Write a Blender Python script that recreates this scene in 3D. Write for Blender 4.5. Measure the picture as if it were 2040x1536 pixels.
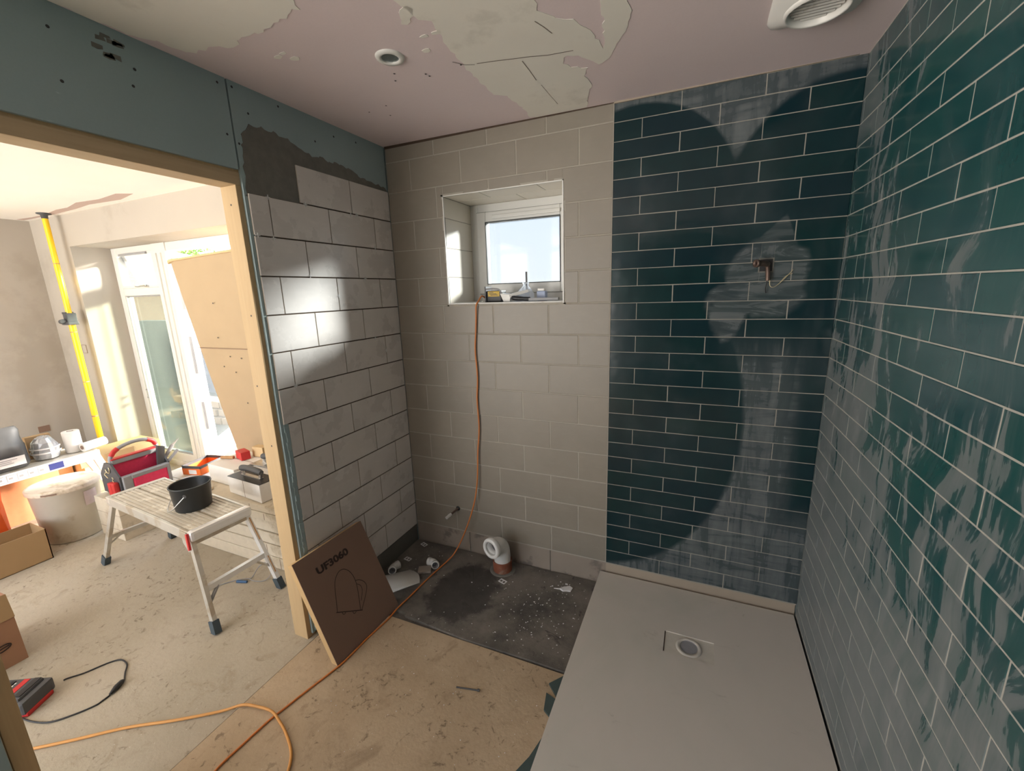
import bpy, bmesh, math, random
from mathutils import Vector, Matrix, Euler
random.seed(7)
PI=math.pi
S=bpy.context.scene
for o in list(bpy.data.objects): bpy.data.objects.remove(o)
C=S.collection

# ------------------------------------------------------------------ camera
cd=bpy.data.cameras.new('camera'); cam=bpy.data.objects.new('camera',cd); C.objects.link(cam)
cd.sensor_fit='HORIZONTAL'; cd.sensor_width=36; cd.lens=36*842.83/2040; cd.clip_start=.02
cam.location=(1.6434,-2.0854,1.5634); cam.rotation_euler=(1.3526,.0315,.4081)
S.camera=cam
# ------------------------------------------------------------------ colour
S.view_settings.view_transform='Standard'; S.view_settings.look='None'
S.view_settings.gamma=1; S.view_settings.use_curve_mapping=False
S.view_settings.exposure=0.42
# ------------------------------------------------------------------ sky and sun
W_=bpy.data.worlds.new('sky'); S.world=W_; W_.use_nodes=True
nt=W_.node_tree; bg=nt.nodes['Background']
tc=nt.nodes.new('ShaderNodeTexCoord'); sx=nt.nodes.new('ShaderNodeSeparateXYZ'); nt.links.new(tc.outputs['Generated'],sx.inputs[0])
mpz=nt.nodes.new('ShaderNodeMath'); mpz.operation='MULTIPLY_ADD'; mpz.inputs[1].default_value=.5; mpz.inputs[2].default_value=.5; nt.links.new(sx.outputs['Z'],mpz.inputs[0])
rp=nt.nodes.new('ShaderNodeValToRGB'); nt.links.new(mpz.outputs[0],rp.inputs[0]); nt.links.new(rp.outputs[0],bg.inputs[0])
rp.color_ramp.elements[0].position=.40; rp.color_ramp.elements[0].color=(2.5,2.35,2.15,1)
rp.color_ramp.elements[1].position=.9; rp.color_ramp.elements[1].color=(.50,.68,.95,1)
for ps,cl in ((.49,(2.1,2.0,1.86,1)),(.51,(.95,.95,.93,1)),(.62,(.82,.90,1,1))):
    e=rp.color_ramp.elements.new(ps); e.color=cl
bg.inputs[1].default_value=4.8
sd=bpy.data.lights.new('sun','SUN'); sun=bpy.data.objects.new('sun',sd); C.objects.link(sun)
sd.energy=64; sd.angle=math.radians(10); sd.color=(1,.93,.82)
sun.rotation_euler=Vector((-.75,-1,-.36)).to_track_quat('-Z','Y').to_euler()
def portal(name,loc,direction,w,h):
    l=bpy.data.lights.new(name,'AREA'); l.shape='RECTANGLE'; l.size=w; l.size_y=h
    o=bpy.data.objects.new(name,l); C.objects.link(o); o.location=loc
    o.rotation_euler=Vector(direction).to_track_quat('-Z','Z').to_euler()
    l.cycles.is_portal=True
portal('portal_patio',(-2.2,.42,1.0),(0,-1,0),2.7,2.2)
portal('portal_window',(.69,.40,1.78),(0,-1,0),.66,.56)
portal('portal_rear',(-1.9,-4.98,1.15),(0,1,0),4.0,2.2)

# ------------------------------------------------------------------ node helper
class NB:
    def __init__(s,name):
        s.m=bpy.data.materials.new(name); s.m.use_nodes=True; s.t=s.m.node_tree; s.t.nodes.clear()
        s.out=s.t.nodes.new('ShaderNodeOutputMaterial')
    def n(s,ty,**kw):
        x=s.t.nodes.new(ty)
        for k,v in kw.items(): setattr(x,k,v)
        return x
    def put(s,sock,v):
        if isinstance(v,bpy.types.NodeSocket): s.t.links.new(v,sock)
        elif v is not None:
            if sock.type=='RGBA' and len(v)==3: v=(*v,1)
            sock.default_value=v
    def pos(s): return s.n('ShaderNodeNewGeometry').outputs['Position']
    def obj(s): return s.n('ShaderNodeTexCoord').outputs['Object']
    def rnd(s): return s.n('ShaderNodeNewGeometry').outputs['Random Per Island']
    def xyz(s,v=None):
        q=s.n('ShaderNodeSeparateXYZ'); s.put(q.inputs[0],v if v is not None else s.pos()); return q.outputs
    def m_(s,op,a,b=None,c=None,clamp=False):
        q=s.n('ShaderNodeMath',operation=op,use_clamp=clamp); s.put(q.inputs[0],a)
        if b is not None: s.put(q.inputs[1],b)
        if c is not None: s.put(q.inputs[2],c)
        return q.outputs[0]
    def scale(s,v,sc,off=(0,0,0)):
        q=s.n('ShaderNodeMapping'); s.put(q.inputs['Vector'],v); q.inputs['Scale'].default_value=sc; q.inputs['Location'].default_value=off; return q.outputs[0]
    def noise(s,v,sc,det=4,ro=.55,dist=0):
        q=s.n('ShaderNodeTexNoise'); s.put(q.inputs['Vector'],v); q.inputs['Scale'].default_value=sc
        q.inputs['Detail'].default_value=det; q.inputs['Roughness'].default_value=ro; q.inputs['Distortion'].default_value=dist
        return q.outputs['Fac']
    def vor(s,v,sc,feat='F1'):
        q=s.n('ShaderNodeTexVoronoi',feature=feat); s.put(q.inputs['Vector'],v); q.inputs['Scale'].default_value=sc; return q.outputs
    def st(s,v,a,b):   # smooth threshold
        q=s.n('ShaderNodeMapRange',interpolation_type='SMOOTHSTEP'); s.put(q.inputs[0],v); q.inputs[1].default_value=a; q.inputs[2].default_value=b; return q.outputs[0]
    def mix(s,f,a,b):
        q=s.n('ShaderNodeMix',data_type='RGBA'); s.put(q.inputs[0],f); s.put(q.inputs[6],a); s.put(q.inputs[7],b); return q.outputs[2]
    def lerp(s,f,a,b):
        q=s.n('ShaderNodeMix',data_type='FLOAT'); s.put(q.inputs[0],f); s.put(q.inputs[2],a); s.put(q.inputs[3],b); return q.outputs[0]
    def bump(s,h,st=.2,d=.01):
        q=s.n('ShaderNodeBump'); s.put(q.inputs['Height'],h); q.inputs['Strength'].default_value=st; q.inputs['Distance'].default_value=d; return q.outputs[0]
    def pr(s,col,rough=.6,metal=0,normal=None,trans=0,spec=None,coat=0,alpha=None,sss=0):
        q=s.n('ShaderNodeBsdfPrincipled'); s.put(q.inputs['Base Color'],col); s.put(q.inputs['Roughness'],rough); s.put(q.inputs['Metallic'],metal)
        if normal is not None: s.put(q.inputs['Normal'],normal)
        s.put(q.inputs['Transmission Weight'],trans)
        if spec is not None: s.put(q.inputs['Specular IOR Level'],spec)
        if coat: q.inputs['Coat Weight'].default_value=coat; q.inputs['Coat Roughness'].default_value=.08
        if alpha is not None: s.put(q.inputs['Alpha'],alpha)
        return q.outputs[0]
    def end(s,sh): s.t.links.new(sh,s.out.inputs['Surface']); return s.m
def simple(name,col,rough=.6,metal=0,var=.12,sc=30,bump=0,coat=0,spec=None,dirt=None,dirtsc=9,dirtth=.55):
    b=NB(name); p=b.obj(); n=b.noise(p,sc,4)
    d=tuple(c*(1-var) for c in col); l=tuple(min(1,c*(1+var)) for c in col)
    c=b.mix(n,d,l)
    if dirt:
        k=b.st(b.noise(p,dirtsc,6,.65),dirtth,dirtth+.12); c=b.mix(k,c,dirt)
    nm=b.bump(b.noise(p,sc*3,3),bump,.004) if bump else None
    return b.end(b.pr(c,rough,metal,nm,coat=coat,spec=spec))
M={}
# cream wall tiles: slightly cloudy beige ceramic, faint darker edges between pieces
def cream_mat(name,base,rough,joint=.35):
    b=NB(name); p=b.pos(); r=b.rnd()
    v=b.n('ShaderNodeVectorMath',operation='ADD'); b.put(v.inputs[0],p)
    cmb=b.n('ShaderNodeCombineXYZ'); b.put(cmb.inputs[0],b.m_('MULTIPLY',r,37.)); b.put(cmb.inputs[1],b.m_('MULTIPLY',r,11.)); b.t.links.new(cmb.outputs[0],v.inputs[1])
    n=b.noise(v.outputs[0],5,5,.6); n2=b.noise(b.scale(v.outputs[0],(1,1,4)),14,3)
    c=b.mix(b.st(n,.25,.8),tuple(x*.92 for x in base),tuple(x*1.06 for x in base))
    c=b.mix(b.m_('MULTIPLY',b.st(n2,.5,.8),.35),c,tuple(x*1.15 for x in base))
    c=b.mix(b.m_('MULTIPLY',r,.18),c,(base[0]*1.1,base[1]*1.03,base[2]*.95))
    st=b.st(b.noise(p,2.2,5,.7),.60,.78); c=b.mix(b.m_('MULTIPLY',st,.22),c,(base[0]*.85,base[1]*.76,base[2]*.64))
    return b.end(b.pr(c,b.lerp(n,rough,rough+.12),0,b.bump(b.noise(p,7,2),.05,.01),spec=.5))
M['cream']=cream_mat('cream_tile_glaze_dimmed',(.25,.222,.184),.36)  # back wall copy, colour lowered to offset the front light
M['cream_left']=cream_mat('cream_tile_glaze_left_lit',(.66,.63,.61),.22)  # left wall copy, colour raised to make up for weak ambient light
M['reveal']=simple('reveal_glaze_lit',(.70,.65,.56),.35,var=.03,sc=4)  # cream tile brightened in colour for window light inside the reveal
M['cream_edge']=simple('cream_tile_edge',(.50,.45,.38),.6)
M['cream_grout']=simple('pale_grout',(.37,.34,.29),.9,var=.15,dirt=(.33,.28,.22),dirtsc=4)
M['adhesive']=simple('grey_tile_adhesive',(.17,.165,.145),.85,var=.3,sc=25,bump=.4)
M['joint']=simple('dark_open_joint',(.07,.045,.03),.95,var=.3)
# green metro tiles with dried grout haze
def green_mat(which):
    b=NB('green_glazed_tile_'+which); p=b.pos(); o=b.xyz(p); r=b.rnd(); x,y,z=o[0],o[1],o[2]
    n=b.noise(p,9,3)
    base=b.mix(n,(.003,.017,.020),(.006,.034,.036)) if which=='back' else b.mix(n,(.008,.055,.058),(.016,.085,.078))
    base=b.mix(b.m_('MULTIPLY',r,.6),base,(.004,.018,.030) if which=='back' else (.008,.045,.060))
    def ell(cx,cz,rx,rz,soft=.06,u=x,w=z):
        a=b.m_('DIVIDE',b.m_('SUBTRACT',u,cx),rx); c=b.m_('DIVIDE',b.m_('SUBTRACT',w,cz),rz)
        d=b.m_('SQRT',b.m_('ADD',b.m_('MULTIPLY',a,a),b.m_('MULTIPLY',c,c)))
        return b.st(d,1+soft,1-soft) if False else b.m_('SUBTRACT',1.0,b.st(d,1-soft,1+soft))
    if which=='back':
        streak=b.noise(b.scale(p,(12,1,1.6)),1.6,4,.6,.6); swirl=b.noise(b.scale(p,(1.5,1,9)),2.2,4,.6,1.2)
        clean=b.m_('MAXIMUM',ell(1.36,1.926,.404,.404,.02),ell(1.18,.93,.68,.84,.02))
        clean=b.m_('MAXIMUM',clean,ell(2.11,1.85,.40,.46,.03))
        low=b.m_('MULTIPLY',b.st(z,1.42,1.1),b.st(x,2.10,1.98))
        low=b.m_('MAXIMUM',low,b.st(z,.62,.35))
        high=b.st(z,2.02,2.16)
        hz=b.m_('MULTIPLY',b.m_('MAXIMUM',low,high),b.m_('SUBTRACT',1.0,clean))
        hz=b.m_('MULTIPLY',hz,b.lerp(b.m_('MULTIPLY',b.st(streak,.35,.65),b.st(swirl,.25,.6)),.25,.62))
        # thin smear around the shower outlet: a peaked sweep above and a trowelled patch below
        wob=b.m_('MULTIPLY',b.m_('SUBTRACT',b.noise(p,6,3),.5),.14)
        xs_=b.m_('ADD',x,wob); zs_=b.m_('ADD',z,wob)
        tri=b.m_('MULTIPLY',b.st(b.m_('SUBTRACT',b.m_('MULTIPLY',b.m_('SUBTRACT',x,1.76),.95),b.m_('SUBTRACT',z,1.66)),-.005,.012),b.m_('MULTIPLY',b.st(b.m_('ADD',b.m_('MULTIPLY',b.m_('SUBTRACT',x,1.94),2.6),b.m_('SUBTRACT',z,1.86)),.01,-.02),b.st(z,1.60,1.66)))
        pt1=ell(1.90,1.58,.15,.17,.10,xs_,zs_); pt2=ell(1.80,1.50,.13,.075,.10,xs_,zs_); pt3=ell(1.76,1.42,.06,.09,.2,xs_,zs_)
        patch=b.m_('MULTIPLY',b.m_('MAXIMUM',b.m_('MAXIMUM',pt1,pt2),b.m_('MAXIMUM',pt3,b.m_('MULTIPLY',tri,.7))),b.lerp(b.st(b.noise(b.scale(p,(1.2,1,6)),3,4,.6,1.5),.35,.65),.16,.50))
        hz=b.m_('MAXIMUM',hz,patch)
        faint=b.m_('MULTIPLY',b.st(b.noise(p,3,4),.5,.8),.12); hz=b.m_('MAXIMUM',hz,faint)
    else:
        warp=b.n('ShaderNodeVectorMath',operation='ADD'); b.put(warp.inputs[0],p)
        q=b.n('ShaderNodeTexNoise'); b.put(q.inputs['Vector'],p); q.inputs['Scale'].default_value=2.5
        sc=b.n('ShaderNodeVectorMath',operation='SCALE'); b.t.links.new(q.outputs['Color'],sc.inputs[0]); sc.inputs['Scale'].default_value=.35
        b.t.links.new(sc.outputs[0],warp.inputs[1]); wv=warp.outputs[0]
        streak=b.noise(b.scale(wv,(1,5,1.1)),2.2,5,.6); swirl=b.noise(b.scale(wv,(1,2.6,1.5)),2.0,4,.6)
        fine=b.noise(b.scale(wv,(1,24,1.8)),2.0,4,.65)
        bias=b.m_('MULTIPLY',b.st(z,1.75,.3),.175)
        bias=b.m_('ADD',bias,b.m_('MULTIPLY',b.st(o[1],-.75,-.35),.05))
        s1=b.m_('ADD',b.m_('ADD',b.m_('MULTIPLY',streak,.5),b.m_('MULTIPLY',swirl,.35)),b.m_('MULTIPLY',fine,.15))
        s1=b.m_('ADD',s1,bias)
        soft=b.m_('MULTIPLY',b.st(s1,.47,.78),.55); hard=b.m_('MULTIPLY',b.st(s1,.565,.60),.50)
        hz=b.m_('MULTIPLY',b.m_('ADD',soft,hard,clamp=True),b.lerp(b.st(fine,.25,.75),.72,1.0))
        corner=b.m_('MULTIPLY',b.st(b.m_('SUBTRACT',b.m_('ADD',o[1],.10),b.m_('MULTIPLY',b.m_('SUBTRACT',z,2.33),.35)),-.02,.03),b.st(z,2.0,2.1))
        hz=b.m_('MAXIMUM',hz,b.m_('MULTIPLY',corner,.6))
    hazec=b.mix(b.noise(p,14,4),(.155,.172,.180),(.235,.25,.255))
    c=b.mix(hz,base,hazec)
    rough=b.lerp(hz,.16,.50)
    h=b.noise(b.scale(p,(1,1,1.6)),8,2)
    return b.end(b.pr(c,rough,0,b.bump(h,.10,.012),spec=.45))
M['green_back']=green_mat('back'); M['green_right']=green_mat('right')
M['green_grout_back']=simple('light_grout_back',(.30,.285,.25),.9,var=.15,sc=40)
M['green_grout']=simple('light_grout',(.38,.37,.335),.9,var=.15,sc=40)
M['green_edge']=simple('tile_edge_green',(.03,.06,.06),.4)
# plasterboards
def board(name,c1,c2):
    b=NB(name); p=b.pos(); n=b.noise(p,2.2,5,.6); f=b.noise(p,160,2)
    c=b.mix(n,c1,c2); c=b.mix(b.m_('MULTIPLY',f,.25),c,tuple(x*.8 for x in c1))
    s=b.st(b.noise(b.scale(p,(1,1,3)),9,5,.7),.70,.78); c=b.mix(b.m_('MULTIPLY',s,.5),c,tuple(min(1,x*1.5) for x in c2))
    return b.end(b.pr(c,.85,0,b.bump(f,.06,.002)))
M['greenboard']=board('moisture_board_grey_green',(.29,.385,.40),(.37,.46,.475))
M['pinkboard']=board('pink_plasterboard',(.76,.64,.65),(.82,.71,.72))
M['skim']=simple('dry_plaster_skim',(.84,.81,.74),.9,var=.05,sc=6,dirt=(.74,.71,.64),dirtsc=3)
M['paint']=simple('bare_white_plaster',(.42,.38,.33),.9,var=.05,sc=3,dirt=(.38,.34,.29),dirtsc=1.3)
M['paint_c']=simple('ceiling_white_plaster',(.93,.90,.86),.9,var=.03,sc=3)
M['brownboard']=simple('brown_backed_plasterboard',(.42,.31,.19),.85,var=.08,sc=4,dirt=(.35,.24,.15),dirtsc=12,dirtth=.72)
def wood(name,c1,c2,axis):
    b=NB(name); p=b.pos(); s=[9,9,9]; s[axis]=.6
    q=b.scale(p,tuple(s)); w=b.noise(q,3.2,5,.6,1.4)
    g=b.noise(b.scale(p,tuple(60 if i!=axis else 1.5 for i in range(3))),2,3)
    c=b.mix(w,c1,c2); c=b.mix(b.m_('MULTIPLY',g,.4),c,tuple(x*.72 for x in c1))
    k=b.vor(b.scale(p,tuple(4.2 if i!=axis else 2.1 for i in range(3))),1.0)[0]
    c=b.mix(b.m_('MULTIPLY',b.st(k,.14,.06),.8),c,(.20,.09,.04))
    return b.end(b.pr(c,.62,0,b.bump(g,.08,.002)))
M['pine_v']=wood('pine_upright',(.47,.32,.16),(.58,.42,.235),2)
M['pine_h']=wood('pine_lintel',(.47,.34,.20),(.60,.46,.29),1)
# floors
def floor_mat(name,c1,c2,dark,white,spots=.5):
    b=NB(name); p=b.pos(); n=b.noise(p,1.8,6,.65); f=b.noise(p,55,4,.7); g=b.noise(p,7,6,.7,.8)
    c=b.mix(b.st(n,.3,.7),c1,c2); c=b.mix(b.m_('MULTIPLY',b.st(g,.54,.72),.5),c,dark)
    c=b.mix(b.m_('MULTIPLY',b.st(b.noise(p,16,5,.7,1.2),.60,.68),.8*spots),c,tuple(x*.55 for x in dark)); c=b.mix(b.m_('MULTIPLY',b.m_('MULTIPLY',b.st(b.noise(p,28,4,.7,.6),.58,.66),b.st(b.noise(p,2.6,3),.48,.60)),.75),c,tuple(x*.5 for x in dark))
    c=b.mix(b.m_('MULTIPLY',f,.3),c,tuple(x*.75 for x in c1))
    v=b.vor(p,46)[0]; pres=b.st(b.noise(p,6,4),.52,.62)
    c=b.mix(b.m_('MULTIPLY',b.m_('MULTIPLY',b.st(v,.115,.07),pres),.7),c,white)
    sc=b.noise(b.scale(p,(30,4,1)),2,4,.7,.5); c=b.mix(b.m_('MULTIPLY',b.st(sc,.66,.74),.35),c,tuple(x*.55 for x in dark))
    h=b.m_('ADD',f,b.m_('MULTIPLY',g,.8))
    return b.end(b.pr(c,.88,0,b.bump(h,.25,.006)))
M['chip']=floor_mat('dusty_chipboard',(.43,.32,.205),(.55,.43,.295),(.24,.165,.10),(.62,.56,.46),.9)
M['chip_far']=floor_mat('dusty_floor_far_room',(.40,.345,.26),(.47,.41,.325),(.26,.20,.125),(.62,.57,.50),.6)
def dark_floor():
    b=NB('dark_levelled_floor'); p=b.pos(); o=b.xyz(p); n=b.noise(p,3.5,6,.65); f=b.noise(p,40,4,.7)
    c=b.mix(b.st(n,.32,.66),(.075,.07,.063),(.23,.205,.175))
    d=b.vor(b.scale(p,(1,1,1),(-.55,.36,0)),1.0)
    ax=b.m_('SUBTRACT',o[0],.55); ay=b.m_('ADD',o[1],.34); wet=b.m_('ADD',b.m_('SQRT',b.m_('ADD',b.m_('MULTIPLY',ax,ax),b.m_('MULTIPLY',b.m_('MULTIPLY',ay,ay),.8))),b.m_('MULTIPLY',b.m_('SUBTRACT',n,.5),.35))
    c=b.mix(b.m_('MULTIPLY',b.st(wet,.22,.17),.75),c,(.030,.027,.025))
    c=b.mix(b.m_('MULTIPLY',b.st(b.noise(p,9,5,.7,1),.60,.68),.7),c,(.035,.03,.027))
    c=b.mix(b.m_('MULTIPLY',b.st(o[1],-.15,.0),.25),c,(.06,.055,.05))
    c=b.mix(b.m_('MULTIPLY',f,.35),c,(.07,.065,.06))
    v=b.vor(p,60)[0]; c=b.mix(b.m_('MULTIPLY',b.m_('MULTIPLY',b.st(v,.12,.07),b.st(b.noise(p,4,3),.5,.6)),.6),c,(.5,.48,.44))
    return b.end(b.pr(c,.8,0,b.bump(f,.3,.006)))
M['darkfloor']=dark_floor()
M['skirt']=simple('beige_plinth_tile',(.28,.235,.195),.65,var=.15,sc=6,dirt=(.17,.14,.12),dirtsc=7)
M['skirt_l']=simple('dark_grey_plinth',(.13,.125,.11),.7,var=.2,sc=8)
M['beigeboard']=simple('beige_backer_strip',(.36,.30,.235),.7,var=.06,sc=4)
M['upvc']=simple('white_upvc',(.66,.66,.64),.32,var=.02)
M['gasket']=simple('black_gasket',(.02,.02,.02),.6)
M['white']=simple('white_plastic',(.78,.77,.74),.35,var=.03)
M['whitegrime']=simple('grimy_white_plastic',(.66,.65,.62),.45,var=.06,dirt=(.45,.42,.38))
M['pipe_in']=simple('pipe_inside_grey',(.30,.30,.32),.5)
M['terra']=simple('terracotta_pipe',(.26,.085,.045),.6,var=.2,dirt=(.3,.2,.15))
M['black']=simple('black_plastic',(.018,.018,.02),.45,var=.2,sc=20)
M['dgrey']=simple('dark_grey_plastic',(.07,.072,.078),.5,var=.15)
M['mgrey']=simple('mid_grey_plastic',(.30,.30,.31),.5)
M['rubber']=simple('blue_grey_rubber_foot',(.05,.07,.085),.7)
M['bucket']=simple('black_mixing_bucket',(.022,.025,.028),.38,var=.2)
M['red']=simple('red_plastic',(.55,.03,.03),.45)
M['pinkred']=simple('pink_red_fabric',(.78,.045,.13),.75,var=.15,sc=60)
M['orange']=simple('orange_rubble_sack',(.90,.13,.015),.6,var=.15)
M['orangebox']=simple('orange_card',(.80,.16,.02),.6)
M['cable']=simple('orange_flex',(.62,.20,.045),.5,var=.08)
M['cable2']=simple('ochre_orange_flex',(.66,.31,.08),.5,var=.08)
M['card']=simple('brown_cardboard',(.40,.26,.13),.85,var=.05,sc=8)
M['card_lt']=simple('tan_cardboard',(.62,.44,.24),.85,var=.05,sc=8)
M['card_dk']=simple('dark_brown_carton',(.23,.145,.105),.85,var=.06,sc=5)
M['card_edge']=simple('carton_side',(.55,.37,.18),.85,var=.08)
M['ink']=simple('dark_print',(.035,.02,.015),.8)
M['yellow']=simple('yellow_painted_tube',(.90,.55,.01),.35,var=.05)
M['alu']=simple('dusty_aluminium',(.60,.58,.53),.42,.55,var=.1,sc=18,dirt=(.50,.44,.35),dirtsc=8,dirtth=.5)
M['alu_top']=simple('plaster_splashed_tread',(.55,.50,.42),.7,.15,var=.15,sc=14,dirt=(.74,.69,.60),dirtsc=10,dirtth=.52)
M['alu_w']=simple('pale_aluminium_rail',(.80,.80,.80),.35,.3,var=.04)
M['wornrail']=simple('worn_orange_brown_rail',(.45,.24,.10),.7,var=.3,dirt=(.6,.55,.45))
M['steel']=simple('zinc_steel',(.55,.55,.55),.3,.9)
M['copper']=simple('tarnished_copper',(.17,.12,.10),.45,.7,var=.3)
M['gold']=simple('pale_gold_hooks',(.75,.65,.42),.35,.6)
M['whitebox']=simple('white_carton',(.76,.73,.69),.75,var=.04,dirt=(.6,.54,.45),dirtsc=6,dirtth=.6)
M['packs']=simple('cream_dusty_pack',(.62,.54,.42),.8,var=.12,dirt=(.45,.37,.26),dirtsc=5)
M['film']=simple('silver_grey_film',(.42,.43,.45),.25,.3,var=.3,sc=12)
M['blacksack']=simple('black_poly_bag',(.040,.040,.042),.5,var=.5,sc=8)
M['label']=simple('white_paper_label',(.72,.72,.72),.7)
M['blue']=simple('dark_blue_print',(.03,.04,.20),.6)
M['yel']=simple('yellow_sticker',(.85,.65,.05),.6)
M['mark']=simple('grey_screw_head',(.03,.03,.032),.6)
M['offcut']=simple('grey_green_glaze',(.055,.085,.085),.25,var=.2)
M['tray']=None
b=NB('stone_resin_tray'); p=b.pos(); n=b.noise(p,1.4,5,.6,.8); f=b.noise(p,90,3)
c=b.mix(b.st(n,.35,.65),(.56,.54,.48),(.62,.575,.52)); c=b.mix(b.m_('MULTIPLY',b.st(b.noise(b.scale(p,(1,3,1)),3.5,6,.7,.8),.60,.75),.5),c,(.34,.32,.27))
c=b.mix(b.m_('MULTIPLY',b.st(b.noise(p,14,6,.75),.66,.75),.5),c,(.30,.28,.24))
M['tray']=b.end(b.pr(c,.62,0,b.bump(f,.12,.002)))
# glass
def glass(name,tint,tr,stain=None,tl=None):
    b=NB(name); t=b.n('ShaderNodeBsdfTransparent'); b.put(t.inputs[0],tint)
    l=b.n('ShaderNodeBsdfTranslucent'); p=b.pos()
    tl=tl or tint; col=b.mix(b.noise(p,60,3,.7),tuple(x*.85 for x in tl),tl)
    if stain:
        o=b.xyz(p); s=b.m_('MULTIPLY',b.st(b.noise(p,3.2,5,.65,.6),.56,.66),b.st(o[2],.95,.5)); col=b.mix(b.m_('MULTIPLY',s,.6),col,stain)
    b.put(l.inputs[0],col)
    mx=b.n('ShaderNodeMixShader'); b.put(mx.inputs[0],tr); b.t.links.new(l.outputs[0],mx.inputs[1]); b.t.links.new(t.outputs[0],mx.inputs[2])
    g=b.n('ShaderNodeBsdfGlossy'); g.inputs['Roughness'].default_value=.06
    m2=b.n('ShaderNodeMixShader'); m2.inputs[0].default_value=.06; b.t.links.new(mx.outputs[0],m2.inputs[1]); b.t.links.new(g.outputs[0],m2.inputs[2])
    return b.end(m2.outputs[0])
M['frost']=glass('frosted_pane',(.41,.435,.455),.80,tl=(.10,.105,.11))
M['clear']=glass('clear_pane',(.93,.96,.96),.93)
M['dirty']=glass('dusty_pane',(.78,.82,.76),.60,(.16,.10,.05),tl=(.055,.06,.053))
M['poly']=glass('clear_polythene',(.92,.93,.96),.3)
b=NB('neighbour_brick'); p=b.pos(); bt=b.n('ShaderNodeTexBrick'); b.put(bt.inputs['Vector'],b.scale(p,(1,1,1)))
mp=b.n('ShaderNodeCombineXYZ'); o=b.xyz(p); b.t.links.new(o[0],mp.inputs[0]); b.t.links.new(o[2],mp.inputs[1]); b.t.links.new(mp.outputs[0],bt.inputs['Vector'])
bt.inputs['Color1'].default_value=(.17,.07,.035,1); bt.inputs['Color2'].default_value=(.23,.11,.055,1); bt.inputs['Mortar'].default_value=(.25,.22,.18,1); bt.inputs['Scale'].default_value=4.5
M['brick']=b.end(b.pr(bt.outputs[0],.9))
M['bricklow']=simple('pale_rubble_stone',(.15,.10,.06),.9,var=.35,sc=9,bump=.5)
b=NB('pebbledash'); p=b.pos(); v=b.vor(p,70)[0]; c=b.mix(v,(.02,.02,.032),(.15,.15,.165)); M['dash']=b.end(b.pr(c,.95,0,b.bump(v,.6,.01)))
M['ground']=simple('pale_gravel_ground',(.085,.072,.055),.95,var=.3,sc=15)
M['slate']=simple('slate_roof',(.22,.24,.28),.8)
M['leaf']=simple('green_leaf',(.14,.24,.05),.7,var=.4,sc=40)

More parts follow.
